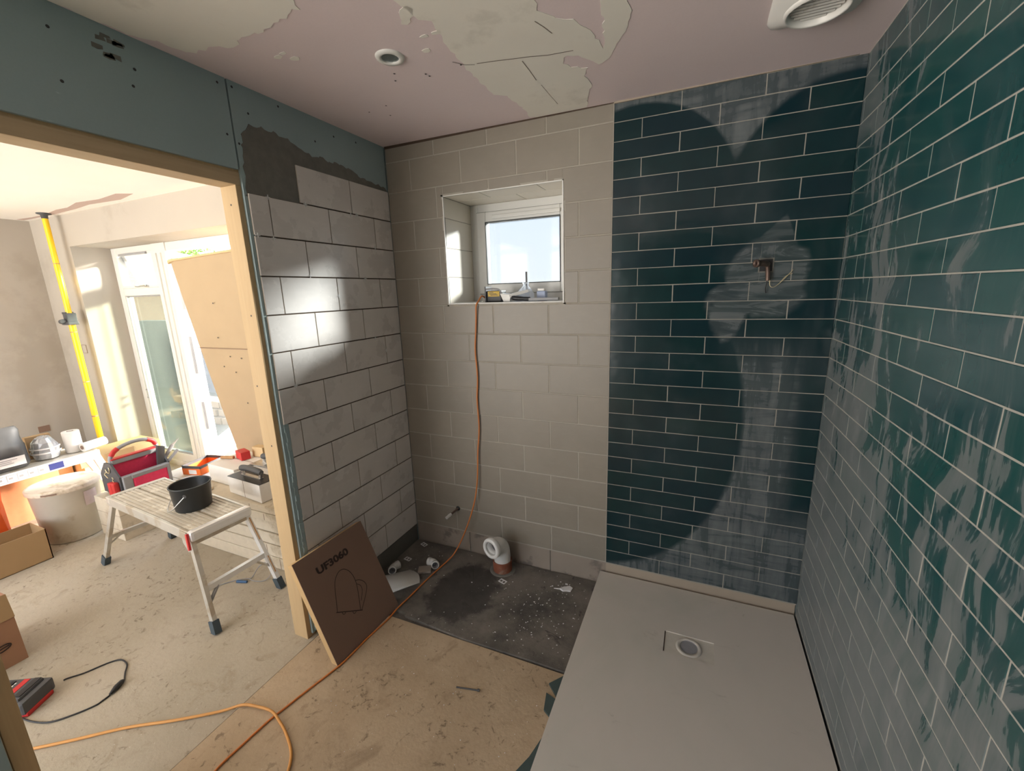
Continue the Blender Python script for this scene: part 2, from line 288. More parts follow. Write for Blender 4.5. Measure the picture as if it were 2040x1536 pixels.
# ------------------------------------------------------------------ mesh builder
class MB:
    def __init__(s): s.v=[]; s.f=[]; s.mi=[]; s.sm=[]
    def add(s,vs,fs,mi=0,smooth=False):
        k=len(s.v); s.v+= [tuple(v) for v in vs]
        for f in fs: s.f.append([i+k for i in f]); s.mi.append(mi); s.sm.append(smooth)
        return s
    def box(s,lo,hi,mi=0,T=None,ch=0):
        x0,y0,z0=lo; x1,y1,z1=hi
        if ch:
            return s.rbox(lo,hi,ch,mi,T)
        vs=[Vector(q) for q in ((x0,y0,z0),(x1,y0,z0),(x1,y1,z0),(x0,y1,z0),(x0,y0,z1),(x1,y0,z1),(x1,y1,z1),(x0,y1,z1))]
        if T: vs=[T@v for v in vs]
        return s.add(vs,[(0,3,2,1),(4,5,6,7),(0,1,5,4),(1,2,6,5),(2,3,7,6),(3,0,4,7)],mi)
    def rbox(s,lo,hi,r,mi=0,T=None):
        bm=bmesh.new(); bmesh.ops.create_cube(bm,size=1)
        for v in bm.verts: v.co=Vector([(lo[i]+hi[i])/2+v.co[i]*(hi[i]-lo[i]) for i in range(3)])
        bmesh.ops.bevel(bm,geom=bm.edges[:],offset=r,segments=2,profile=.6,affect='EDGES')
        bm.verts.index_update(); vs=[(T@v.co if T else v.co.copy()) for v in bm.verts]; fs=[[v.index for v in f.verts] for f in bm.faces]; bm.free()
        return s.add(vs,fs,mi)
    def hexa(s,b4,t4,mi=0):
        return s.add(list(b4)+list(t4),[(0,3,2,1),(4,5,6,7),(0,1,5,4),(1,2,6,5),(2,3,7,6),(3,0,4,7)],mi)
    def beam(s,a,b,w,h,up=(0,0,1),mi=0):
        a,b=Vector(a),Vector(b); d=(b-a).normalized(); u=Vector(up); sd=d.cross(u)
        if sd.length<1e-4: sd=d.cross(Vector((1,0,0)))
        sd.normalize(); u=sd.cross(d)
        q=[(-1,-1),(1,-1),(1,1),(-1,1)]
        return s.hexa([a+sd*(w/2*i)+u*(h/2*j) for i,j in q],[b+sd*(w/2*i)+u*(h/2*j) for i,j in q],mi)
    def tube(s,pts,r,n=10,mi=0,cap=True,smooth=True):
        pts=[Vector(p) for p in pts]; R_=r if isinstance(r,(list,tuple)) else [r]*len(pts)
        t=(pts[1]-pts[0]).normalized(); u=t.orthogonal().normalized(); rings=[]; k=[]
        for i,p in enumerate(pts):
            t2=((pts[min(i+1,len(pts)-1)]-pts[max(i-1,0)])).normalized()
            q=t.rotation_difference(t2); u=q@u; t=t2; w=t.cross(u)
            k.append([p+(u*math.cos(2*PI*j/n)+w*math.sin(2*PI*j/n))*R_[i] for j in range(n)])
        vs=[v for rg in k for v in rg]; fs=[]
        for i in range(len(pts)-1):
            for j in range(n): a=i*n+j; b_=i*n+(j+1)%n; fs.append((a,b_,b_+n,a+n))
        s.add(vs,fs,mi,smooth)
        if cap:
            s.add(k[0],[tuple(range(n-1,-1,-1))],mi); s.add(k[-1],[tuple(range(n))],mi)
        return s
    def lathe(s,prof,c=(0,0,0),ax=(0,0,1),n=32,mi=0,smooth=True,sx=1,sy=1):
        ax=Vector(ax).normalized(); u=ax.orthogonal().normalized() if abs(ax.z)<.999 else Vector((1,0,0)); w=ax.cross(u); c=Vector(c)
        vs=[c+ax*h+(u*math.cos(2*PI*j/n)*sx+w*math.sin(2*PI*j/n)*sy)*r for r,h in prof for j in range(n)]
        fs=[]
        for i in range(len(prof)-1):
            for j in range(n): a=i*n+j; b_=i*n+(j+1)%n; fs.append((a,b_,b_+n,a+n))
        s.add(vs,fs,mi,smooth); return s
    def disc(s,r,c,ax=(0,0,1),n=32,mi=0):
        ax=Vector(ax).normalized(); u=ax.orthogonal().normalized() if abs(ax.z)<.999 else Vector((1,0,0)); w=ax.cross(u); c=Vector(c)
        return s.add([c+(u*math.cos(2*PI*j/n)+w*math.sin(2*PI*j/n))*r for j in range(n)],[tuple(range(n))],mi)
    def prism(s,poly,d,mi=0):   # poly: 3D points, d: extrusion vector
        d=Vector(d); n=len(poly); P=[Vector(p) for p in poly]
        return s.add(P+[p+d for p in P],[tuple(range(n)),tuple(range(2*n-1,n-1,-1))]+[(i,i+n,(i+1)%n+n,(i+1)%n) for i in range(n)],mi)
    def ribbon(s,pts,w,nrm,lift=0,mi=0):
        N=Vector(nrm).normalized(); pts=[Vector(p)+N*lift for p in pts]; L=[];R_=[]
        for i,p in enumerate(pts):
            t=(pts[min(i+1,len(pts)-1)]-pts[max(i-1,0)]).normalized(); q=N.cross(t)*w/2; L.append(p+q); R_.append(p-q)
        n=len(pts); return s.add(L+R_,[(i,i+1,i+1+n,i+n) for i in range(n-1)],mi)
    def build(s,name,mats,parent=None,loc=(0,0,0),bev=0,fix=True):
        me=bpy.data.meshes.new(name); L=Vector(loc)
        me.from_pydata([tuple(Vector(v)-L) for v in s.v],[],s.f)
        for m in (mats if isinstance(mats,(list,tuple)) else [mats]): me.materials.append(M[m] if isinstance(m,str) else m)
        for i,p in enumerate(me.polygons): p.material_index=s.mi[i]; p.use_smooth=s.sm[i]
        if fix:
            bm=bmesh.new(); bm.from_mesh(me); bmesh.ops.recalc_face_normals(bm,faces=bm.faces); bm.to_mesh(me); bm.free()
        me.update()
        o=bpy.data.objects.new(name,me); C.objects.link(o)
        if parent is not None: o.parent=parent
        else: o.location=L
        if bev:
            md=o.modifiers.new('bevel','BEVEL'); md.width=bev; md.segments=2; md.limit_method='ANGLE'
        return o
def thing(name,label,cat,loc,group=None):
    o=bpy.data.objects.new(name,None); C.objects.link(o); o.location=loc; o.empty_display_size=.05
    o['label']=label; o['category']=cat
    if group: o['group']=group
    return o
def part(name,mb,mats,parent,**k):
    root=parent
    while root.parent: root=root.parent
    return mb.build(name,mats,parent,loc=root.location,**k)
def tag(o,label,cat,group=None):
    o['label']=label; o['category']=cat
    if group: o['group']=group
    return o
def struct(name,mb,mats,**k):
    o=mb.build(name,mats,**k); o['kind']='structure'; return o
def copytree(o,loc,rz,label=None):
    r=o.copy(); C.objects.link(r); r.location=loc; r.rotation_euler=(0,0,rz)
    if label: r['label']=label
    for ch in list(o.children):
        c=ch.copy(); C.objects.link(c); c.parent=r
        for g in ch.children: d=g.copy(); C.objects.link(d); d.parent=c
    return r
def curve(pts,n=8):
    P_=[Vector(p) for p in pts]; out=[]
    for i in range(len(P_)-1):
        a=P_[max(i-1,0)]; b=P_[i]; c=P_[i+1]; d=P_[min(i+2,len(P_)-1)]
        for k in range(n):
            t=k/n; out.append(.5*((2*b)+(c-a)*t+(2*a-5*b+4*c-d)*t*t+(3*b-a-3*c+d)*t**3))
    out.append(P_[-1]); return out
def text_mesh(body,size,T,extrude=.0004,offset=0,shear=0):
    cu=bpy.data.curves.new('t','FONT'); cu.body=body; cu.size=size; cu.extrude=extrude; cu.offset=offset; cu.resolution_u=3
    ob=bpy.data.objects.new('t',cu); C.objects.link(ob); dg=bpy.context.evaluated_depsgraph_get(); dg.update()
    me=bpy.data.meshes.new_from_object(ob.evaluated_get(dg)); vs=[T@v.co for v in me.vertices]; fs=[list(p.vertices) for p in me.polygons]
    bpy.data.objects.remove(ob); bpy.data.curves.remove(cu); bpy.data.meshes.remove(me)
    mb=MB(); mb.add(vs,fs); return mb
def writing(name,body,size,T,mat,parent,**k):
    return part(name,text_mesh(body,size,T,**k),mat,parent,fix=False)
def frame_T(o,u,v):   # local x->u, y->v, z->normal
    u=Vector(u).normalized(); v=Vector(v).normalized(); n=u.cross(v)
    T=Matrix.Identity(4)
    for i in range(3): T[i][0]=u[i]; T[i][1]=v[i]; T[i][2]=n[i]; T[i][3]=o[i]
    return T

# ================================================================== SETTING
W=2.1456; XS=1.2555; FZ=-.052; FD=-.045; FO=-.07
def ceilz(x): return 2.366-.0085*x
def cut(rects,hole):
    out=[]; hx0,hz0,hx1,hz1=hole
    for (a,c,b_,d) in rects:
        if b_<=hx0 or a>=hx1 or d<=hz0 or c>=hz1: out.append((a,c,b_,d)); continue
        if a<hx0: out.append((a,c,hx0,d))
        if b_>hx1: out.append((hx1,c,b_,d))
        x0,x1=max(a,hx0),min(b_,hx1)
        if c<hz0: out.append((x0,c,x1,hz0))
        if d>hz1: out.append((x0,hz1,x1,d))
    return [r for r in out if r[2]-r[0]>.004 and r[3]-r[1]>.004]
def rows(u0,u1,lines,jfun,gap):
    """rects between consecutive z lines (descending) and joints from jfun(k)"""
    out=[]
    for k in range(len(lines)-1):
        top,bot=lines[k],lines[k+1]
        js=[u0-gap/2]+[j for j in sorted(jfun(k)) if u0+.012<j<u1-.012]+[u1+gap/2]
        for a,b_ in zip(js[:-1],js[1:]): out.append((a+gap/2,bot+gap/2,b_-gap/2,top-gap/2))
    return out
def tiles(mb,rects,O,U,V,N,th,ch=.0012,tilt=0,mi=0,me=0,botclip=None):
    O,U,V,N=Vector(O),Vector(U),Vector(V),Vector(N)
    for (a,c,b_,d) in rects:
        tu=random.uniform(-tilt,tilt); tv=random.uniform(-tilt,tilt); mu,mv=(a+b_)/2,(c+d)/2
        def P_(u,v,h): return O+U*u+V*v+N*(h+((u-mu)*tu+(v-mv)*tv if h>-th*.5 else 0))
        if min(b_-a,d-c)<2.5*ch: chh=min(b_-a,d-c)/4
        else: chh=ch
        q0=[P_(u,v,-th) for u,v in ((a,c),(b_,c),(b_,d),(a,d))]
        q1=[P_(u,v,-chh*.6) for u,v in ((a,c),(b_,c),(b_,d),(a,d))]
        q2=[P_(u,v,0) for u,v in ((a+chh,c+chh),(b_-chh,c+chh),(b_-chh,d-chh),(a+chh,d-chh))]
        k=len(mb.v); mb.v+=[tuple(v) for v in q0+q1+q2]
        for i in range(4):
            j=(i+1)%4; mb.f.append([k+i,k+j,k+4+j,k+4+i]); mb.mi.append(me); mb.sm.append(False)
            mb.f.append([k+4+i,k+4+j,k+8+j,k+8+i]); mb.mi.append(mi); mb.sm.append(False)
        mb.f.append([k+8,k+9,k+10,k+11]); mb.mi.append(mi); mb.sm.append(False)
HOLE=(.355,1.504,1.02,2.07)
# --- back wall
mb=MB()
for a,c,b_,d in cut([(-.125,-.3,2.4,2.6)],(HOLE[0]-.012,HOLE[1]-.011,HOLE[2]+.012,HOLE[3]+.012)): mb.box((a,.012,c),(b_,.38,d))
wb=struct('wall_back',mb,'greenboard')
gp=MB()
for a,c,b_,d in cut([(0,.088,XS,2.37)],HOLE): gp.box((a,.0012,c),(b_,.0125,d))
part('cream_grout',gp,'cream_grout',wb)
cl=[2.37]+[2.280-.1565*k for k in range(14)]+[.092]
def cj(k): return [XS-.1567-.314*j for j in range(5)] if k%2==1 else [XS-.314*j for j in range(1,5)]
mb=MB(); rc=cut(rows(0.0,XS-.002,cl,cj,.0035),HOLE); rc=[(a,c,b_,min(d,ceilz((a+b_)/2)-.004)) for a,c,b_,d in rc]
tiles(mb,rc,(0,0,0),(1,0,0),(0,0,1),(0,-1,0),.011,.003,.0012)
part('cream_tiles',mb,'cream',wb,fix=False)
gg=MB().box((XS,.0008,.085),(W,.0122,2.36)); part('green_grout',gg,'green_grout_back',wb)
gl=[2.37]+[.168+(28-k)*.078 for k in range(1,29)]+[.090]
def gj(k): return [XS+(.1205 if k%2==1 else .276)+.303*j-(0 if k%2 else .303*0) for j in range(-1,4)]
mb=MB(); rc=rows(XS+.001,W,gl,gj,.0030); rc=[(a,c,b_,min(d,ceilz((a+b_)/2)-.002)) for a,c,b_,d in rc]
# leave the cut-out for the shower outlet
rc=cut(rc,(1.868,1.612,1.915,1.662))
tiles(mb,rc,(0,0,0),(1,0,0),(0,0,1),(0,-1,0),.009,.0014,.004)
part('green_tiles',mb,'green_back',wb,fix=False)
mb=MB().box((XS-.0035,-.0015,.09),(XS+.0005,.011,2.352)); part('tile_edge_strip',mb,'cream_grout',wb)
# --- right wall
wr=struct('wall_right',MB().box((W+.012,-5.2,-.3),(W+.16,.38,2.6)),'greenboard')
part('grout',MB().box((W+.0008,-3.2,.03),(W+.0125,.0,2.352)),'green_grout',wr)
def rj(k): return [.177-.303*0+.303*j-(0 if k%2 else .1515) for j in range(0,12)]
mb=MB(); rc=rows(0.0,3.18,[ceilz(W)-.002]+[.168+(28-k)*.078 for k in range(1,29)]+[.090,.046],rj,.0035)
tiles(mb,rc,(W,0,0),(0,-1,0),(0,0,1),(-1,0,0),.009,.0014,.0035)
part('green_tiles',mb,'green_right',wr,fix=False)
# --- left wall (stud wall between the rooms) with the wide opening
mb=MB()
mb.box((-.110,-.845,-.07),(-.0205,0,2.37)); mb.box((-.110,-.865,2.045),(-.0205,-.845,2.37)); mb.box((-.110,-1.81,2.045),(-.0205,-.865,2.37)); mb.box((-.110,-2.35,-.07),(-.0205,-1.812,2.37))
wl=struct('wall_left',mb,'pine_v')
part('far_room_lining',MB().box((-.1245,-.86,-.07),(-.110,.0,2.37)).box((-.1245,-1.80,2.045),(-.110,-.86,2.37)).box((-.1245,-2.35,-.07),(-.110,-1.80,2.37)),'paint',wl)
part('tiled_board',MB().box((-.0205,-.868,-.05),(-.008,.0,2.366)),'greenboard',wl)
part('header_board',MB().box((-.0205,-1.83,2.055),(-.0085,-.8745,2.368)).box((-.0205,-2.35,-.05),(-.0085,-1.815,2.368)),'greenboard',wl)
mb=MB()
for y,z in [(-1.356,2.171),(-1.168,2.275),(-1.181,2.224),(-.905,2.34),(-.851,2.345),(-.898,2.171),(-.856,2.150),(-.799,2.272),(-.656,2.345),(-.362,2.315),(-.214,2.33),(-1.36,2.30),(-.48,2.262)]:
    mb.disc(.0045,(-.0075 if y>-.87 else -.008,y,z),(1,0,0),10)
part('screw_heads',mb,'mark',wl)
# dark smear near the ceiling and tile adhesive keyed over the board
def blob(pts,x,amp=.006,seg=10):
    out=[]
    n=len(pts)
    for i in range(n):
        a=Vector(pts[i]); b_=Vector(pts[(i+1)%n]); L=(b_-a).length; m=max(1,int(L/.012))
        for k in range(m):
            t=k/m; q=a.lerp(b_,t); out.append((x,q[0]+random.uniform(-amp,amp),q[1]+random.uniform(-amp,amp)))
    return out
ad=[(-.835,2.200),(-.80,2.228),(-.75,2.238),(-.659,2.232),(-.60,2.222),(-.562,2.205),(-.494,2.190),(-.446,2.205),(-.42,2.185),(-.36,2.20),(-.258,2.185),(-.19,2.165),(-.10,2.160),(-.018,2.150),(-.006,2.13),(-.006,1.97),(-.862,1.96),(-.853,2.046),(-.846,2.146)]
mb=MB(); P_=blob(ad,-.0078); mb.prism(P_,(.0018,0,0)); part('adhesive_patch',mb,'adhesive',wl)
mb=MB()
for k in range(9):
    y=-1.225+random.uniform(-.03,.035); z=2.305+random.uniform(-.035,.035); mb.prism(blob([(y-.014,z-.006),(y+.014,z-.004),(y+.010,z+.007),(y-.012,z+.006)],-.0084,.003),(.0006,0,0))
part('dark_smear',mb,'adhesive',wl)
ll=[2.1345-.1592*k for k in range(13)]+[.068]
mb=MB(); rc=[]
for k in range(13):
    top,bot=ll[k],ll[k+1]; left=.857 if k<7 else .834
    if k==0: left=.614
    js=[.142+.314*j for j in range(3)] if k%2 else [.299+.314*j for j in range(3)]
    js=[0]+[j for j in js if j<left-.02]+[left]
    for i,(a,b_) in enumerate(zip(js[:-1],js[1:])):
        rc.append((a+.002,bot+.0028,b_-.002,top-.0028))
rc=[(a,c,b_,d) for a,c,b_,d in rc]
part('tile_adhesive_bed',MB().box((-.008,-.850,1.02),(-.0055,-.001,1.975)).box((-.008,-.612,1.95),(-.0055,-.001,2.130)).box((-.008,-.829,.07),(-.0055,-.001,1.02)),'joint',wl)
tiles(mb,rc,(0,0,0),(0,-1,0),(0,0,1),(1,0,0),.0078,.0014,.0012,0,1)
part('cream_tiles',mb,['cream_left','cream_edge'],wl,fix=False)
# ragged board/adhesive edge beside the post
mb=MB()
z=-.04
while z<1.02:
    h=random.uniform(.012,.03); w=random.uniform(.008,.022); mb.box((-.012,-.845-w*.5,z),(-.003+random.uniform(-.002,.003),-.833,z+h)); z+=h
part('ragged_edge',mb,'greenboard',wl)
# --- plinths and strips
bb=struct('baseboard_back',MB().box((0,.004,-.06),(.396,.012,.089)).box((.400,.004,-.06),(.930,.012,.089)).box((.934,.004,-.06),(XS,.012,.089)),'skirt')
struct('trim_1',MB().box((XS,.002,-.06),(W-.004,.013,.088)),'beigeboard')
struct('baseboard_left',MB().box((-.008,-.834,-.06),(-.003,-.004,.066)),'skirt_l')
# --- ceiling
mb=MB().hexa([(-.12,-5.1,ceilz(-.12)),(W+.1,-5.1,ceilz(W+.1)),(W+.1,.3,ceilz(W+.1)),(-.12,.3,ceilz(-.12))],[(-.12,-5.1,2.5),(W+.1,-5.1,2.5),(W+.1,.3,2.5),(-.12,.3,2.5)])
ce=struct('ceiling',mb,'pinkboard')
def cblob(pts,amp=.007,lift=.0012,top=.0008):
    out=[]; n=len(pts)
    for i in range(n):
        a=Vector(pts[i]); b_=Vector(pts[(i+1)%n]); m=max(1,int((b_-a).length/.016))
        for k in range(m):
            q=a.lerp(b_,k/m); x=q[0]+random.uniform(-amp,amp); y=min(-.004,q[1]+random.uniform(-amp,amp)); out.append((max(-.006,x),y,ceilz(x)-lift))
    return out
A_=[(-.005,-2.2),(-.005,-1.19),(.042,-1.094),(.066,-1.026),(.17,-1.019),(.215,-.985),(.292,-1.019),(.41,-1.006),(.554,-1.038),(.60,-1.09),(.635,-1.07),(.66,-1.16),(.55,-1.5),(.5,-2.2)]
B_=[(.70,-1.30),(.78,-1.05),(.816,-.959),(.833,-.903),(.831,-.848),(.866,-.822),(.841,-.718),(.832,-.657),(.82,-.533),(.817,-.428),(.822,-.305),(.862,-.268),(.877,-.138),(.87,-.02),(.90,-.004),(1.134,-.004),(1.169,-.121),(1.209,-.223),(1.197,-.296),(1.219,-.346),(1.171,-.38),(1.150,-.41),(1.157,-.455),(1.18,-.462),(1.222,-.432),(1.261,-.352),(1.307,-.378),(1.324,-.422),(1.357,-.471),(1.39,-.53),(1.412,-.613),(1.403,-.75),(1.345,-.76),(1.333,-.62),(1.301,-.451),(1.285,-.554),(1.258,-.633),(1.197,-.69),(1.165,-.732),(1.204,-.90),(1.20,-1.30)]
C_=[(.811,-.909),(.837,-.921),(.852,-.894),(.818,-.86),(.79,-.842),(.777,-.854)]
mb=MB()
for q,am in ((A_,.009),(B_,.005),(C_,.004)): mb.prism(cblob(q,am),(0,0,.0010))
for (x,y,r) in [(.29,-.885,.012),(.325,-.895,.010),(.33,-.855,.014),(.80,-.77,.010),(.76,-.70,.012),(.845,-.77,.012)]:
    mb.prism(cblob([(x+r*1.4*math.cos(t*PI/4),y+r*.8*math.sin(t*PI/4)) for t in range(8)],.003),(0,0,.001))
part('plaster_skim',mb,'skim',ce,fix=False)
mb=MB()
for pts,w in (([(.872,-.553),(.94,-.540),(.996,-.526),(1.06,-.512),(1.115,-.494),(1.204,-.484)],.004),([(1.142,-.691),(1.158,-.650),(1.17,-.609)],.003),([(1.023,-.498),(1.023,-.43),(1.020,-.343)],.003),([(1.024,-.30),(1.027,-.17),(1.03,-.10)],.002),([(.80,-.60),(.83,-.565),(.862,-.55)],.003)):
    mb.ribbon([(x,y,ceilz(x)-.0018) for x,y in pts],w,(0,0,1))
part('crack_lines',mb,simple('crack_shadow_line',(.20,.16,.13),.95),ce)
mb=MB()
for x,y in [(.567,-.624),(.668,-.571),(.672,-.552),(.817,-.57),(.536,-.579),(.25,-.40),(.36,-.42),(.31,-.33)]: mb.disc(.004,(x,y,ceilz(x)-.0016),(0,0,-1),10)
part('screw_heads',mb,'mark',ce)
# shadow gap at the ceiling line
struct('trim_2',MB().box((.0,-.0006,2.352),(XS,.0014,2.366)),'joint')
struct('trim_3',MB().box((XS,-.007,2.348),(W,.001,2.362)),'beigeboard')
# --- window in the back wall
mb=MB()   # tiled reveal linings
x0,z0,x1,z1=HOLE
rv=struct('trim_4',MB().box((x0-.012,.0,z0-.01),(x0-.001,.31,z1+.01)).box((x1+.001,.0,z0-.01),(x1+.012,.31,z1+.01)).box((x0-.012,.0,z1+.001),(x1+.012,.31,z1+.012)).box((x0-.012,.0,z0-.012),(x1+.012,.31,z0-.001)),'cream_grout')
tm=MB()
tiles(tm,rows(0,.305,[z1,1.965,1.809,1.653,1.504],lambda k:[],.004),(x0,0,0),(0,1,0),(0,0,1),(1,0,0),.006,.001,.001)
tiles(tm,rows(0,.305,[z1,1.965,1.809,1.653,1.504],lambda k:[],.004),(x1,0,0),(0,1,0),(0,0,1),(-1,0,0),.006,.001,.001)
# ceiling of the reveal: two staggered courses
tiles(tm,[(x0+.004,.004,x0+.21,.15),(x0+.214,.004,x0+.527,.15),(x0+.531,.004,x1-.004,.15),(x0+.004,.154,x0+.36,.305),(x0+.364,.154,x1-.004,.305)],(0,0,z1),(1,0,0),(0,1,0),(0,0,-1),.006,.001,.001)
part('reveal_tiles',tm,'reveal',rv,fix=False)
part('sill_board',MB().box((x0,-.004,z0),(x1,.305,z0+.006)),'whitegrime',rv)
part('edge_profile',MB().box((x0-.003,-.003,z0-.002),(x0+.002,.004,z1+.002)).box((x1-.002,-.003,z0-.002),(x1+.004,.004,z1+.004)).box((x0-.003,-.003,z1-.001),(x1+.004,.004,z1+.003)),'white',rv)
def win_rect(mb,xa,za,xb,zb,w,ya,yb,mi=0):
    mb.box((xa,ya,za),(xa+w,yb,zb),mi); mb.box((xb-w,ya,za),(xb,yb,zb),mi); mb.box((xa+w,ya,zb-w),(xb-w,yb,zb),mi); mb.box((xa+w,ya,za),(xb-w,yb,za+w),mi)
wf=struct('window_1',(lambda m:(win_rect(m,x0,z0+.006,x1,z1,.05,.300,.37),m)[1])(MB()),'upvc',bev=.003)
sm=MB(); win_rect(sm,x0+.045,z0+.051,x1-.045,z1-.045,.058,.290,.345); part('window_sash',sm,'upvc',wf,bev=.004)
gm=MB(); win_rect(gm,x0+.101,z0+.107,x1-.101,z1-.101,.004,.287,.30); part('gasket',gm,'gasket',wf)
gm=MB(); win_rect(gm,x0+.043,z0+.049,x1-.043,z1-.043,.003,.2985,.303); part('sash_gap',gm,'gasket',wf)
part('trickle_vent',MB().rbox((x0+.15,.276,z1-.088),(x1-.10,.294,z1-.066),.004),'upvc',wf)
part('window_pane',MB().box((x0+.10,.318,z0+.106),(x1-.10,.322,z1-.10)),'frost',wf)
# --- floors
fl=struct('floor',MB().box((.02,-5.1,-.3),(W+.1,.3,-.062)).box((-4.4,-5.2,-.3),(.02,.5,-.078)),'darkfloor')
mb=MB(); mb.box((.024,-5.0,-.062),(W,-.632,FZ)); part('chipboard_deck',mb,'chip',fl)
pts=[(.0,-.60),(0.,-.004),(W,-.004),(W,-.62),(1.30,-.626),(1.05,-.622),(.70,-.628),(.345,-.606),(.338,-.592),(.28,-.588),(.20,-.575),(.09,-.585)]
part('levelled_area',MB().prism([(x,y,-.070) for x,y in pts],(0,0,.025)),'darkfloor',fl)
part('far_room_deck',MB().box((-4.2,-5.0,-.078),(.004,.4,FO)),'chip_far',fl)
# --- far room shell
struct('wall_far_left',MB().box((-4.35,-5.2,-.3),(-4.2,.5,2.6)),'paint')
OX0,OX1,OZ=-3.575,-.95,2.085
struct('wall_far_back',MB().box((-4.2,0,-.3),(OX0,.36,2.6)).box((OX0,0,OZ),(OX1,.36,2.6)).box((OX1,0,-.3),(-.125,.36,2.6)),'paint')
fc=struct('ceiling_far',MB().box((-4.35,-5.2,2.355),(-.115,.36,2.5)),'paint_c')
mb=MB()
pk=[(-4.15,-.10),(-3.9,-.075),(-3.65,-.085),(-3.35,-.13),(-3.15,-.12),(-2.9,-.17),(-2.6,-.14),(-2.3,-.18),(-2.2,-.12),(-2.5,-.06),(-2.9,-.09),(-3.2,-.06),(-3.6,-.045),(-4.15,-.05)]
mb.prism([(x+random.uniform(-.02,.02),y+random.uniform(-.008,.008),2.3545) for x,y in pk],(0,0,-.0008)); part('bare_pink_strip',mb,simple('faded_pink_board',(.58,.45,.41),.9,var=.05),fc,fix=False)
# rear walls out of view, with openings added to bring daylight in
struct('wall_rear',MB().box((.1,-5.2,-.3),(W+.15,-5.0,2.6)),simple('dark_rear_wall',(.10,.10,.095),.9))  # unseen wall coloured dark to weaken its reflection in the green tiles
struct('wall_far_rear',MB().box((-4.35,-5.2,-.3),(-3.9,-5.0,2.6)).box((-3.9,-5.2,-.3),(.1,-5.0,.05)).box((-3.9,-5.2,2.25),(.1,-5.0,2.6)),'paint')
# --- timber lining of the opening
struct('trim_5',MB().box((-.110,-.890,FO-.006),(-.020,-.846,2.000)),'pine_v',bev=.002)
struct('trim_6',MB().box((-.112,-1.812,2.000),(-.019,-.846,2.046)),'pine_h',bev=.002)
struct('trim_7',MB().box((-.110,-1.811,FO-.006),(-.020,-1.768,2.000)),'pine_v',bev=.002)

for k,(x,z) in enumerate([(-.062,1.93),(-.050,1.50),(-.085,1.20),(-.055,.93),(-.050,.30)]):
    part('nail_hole',MB().disc(.004,(x,-.8905,z),(0,-1,0),10),'mark',bpy.data.objects['trim_5'])

# ================================================================== PATIO DOORS (frame in plane y=.29..)
FY=.29
df=struct('door_1',MB().box((-3.575,FY,-.02),(-3.50,FY+.07,2.085)).box((-2.90,FY-.01,-.02),(-2.70,FY+.08,2.085)).box((-3.50,FY,2.03),(-2.90,FY+.07,2.085)).box((-2.70,FY,2.01),(-.9,FY+.07,2.085)).box((-3.50,FY,1.64),(-2.90,FY+.07,1.71)).box((-3.50,FY,-.02),(-2.90,FY+.07,.06)).box((-1.02,FY,-.02),(-.93,FY+.07,2.01)),'upvc',bev=.004)
part('door_threshold',MB().box((-2.90,FY-.02,-.07),(-.9,FY+.10,-.02)).box((-3.575,FY-.02,-.07),(-2.9,FY+.10,-.02)),'whitegrime',df)
part('mullion_ridges',MB().box((-2.845,FY-.022,0),(-2.825,FY-.01,2.0)).box((-2.775,FY-.022,0),(-2.755,FY-.01,2.0)),'upvc',df)
part('fixed_pane',MB().box((-3.50,FY+.030,.06),(-2.90,FY+.036,1.64)),'dirty',df)
part('pane_gasket',(lambda m:(win_rect(m,-3.50,.06,-2.90,1.64,.012,FY+.012,FY+.03),m)[1])(MB()),'mgrey',df)
part('blind_rod',MB().tube([(-3.45,FY-.01,1.63),(-3.43,FY-.012,.06)],.006,8),'white',df)
part('rod_clips',MB().box((-3.475,FY-.015,.70),(-3.435,FY+.005,.715)).box((-3.475,FY-.015,.62),(-3.435,FY+.005,.635)),'mgrey',df)
# fanlight sash, pushed open at the bottom
T=Matrix.Translation((0,FY+.05,2.02))@Matrix.Rotation(math.radians(22),4,'X')@Matrix.Translation((0,-(FY+.05),-2.02))
sm=MB(); xa,za,xb,zb=-3.49,1.72,-2.91,2.02
for lo,hi in (((xa,FY+.03,za),(xa+.055,FY+.08,zb)),((xb-.055,FY+.03,za),(xb,FY+.08,zb)),((xa,FY+.03,zb-.05),(xb,FY+.08,zb)),((xa,FY+.03,za),(xb,FY+.08,za+.055))): sm.box(lo,hi,T=T)
fs=part('fanlight_sash',sm,'upvc',df)
part('fanlight_pane',MB().box((xa+.05,FY+.05,za+.05),(xb-.05,FY+.055,zb-.045),T=T),'clear',fs)
part('fanlight_frame_edge',(lambda m:(win_rect(m,-3.50,1.71,-2.90,2.03,.022,FY-.006,FY+.01),m)[1])(MB()),'upvc',df)
part('trickle_vent',MB().rbox((-3.42,FY-.022,2.005),(-2.98,FY+.0,2.025),.004),'mgrey',df)
part('fanlight_handle',MB().tube([(-3.24,FY-.02,1.725),(-3.18,FY-.03,1.722),(-3.06,FY-.028,1.730)],.008,8).box((-3.10,FY-.02,1.712),(-3.05,FY,1.738)),'steel',df)
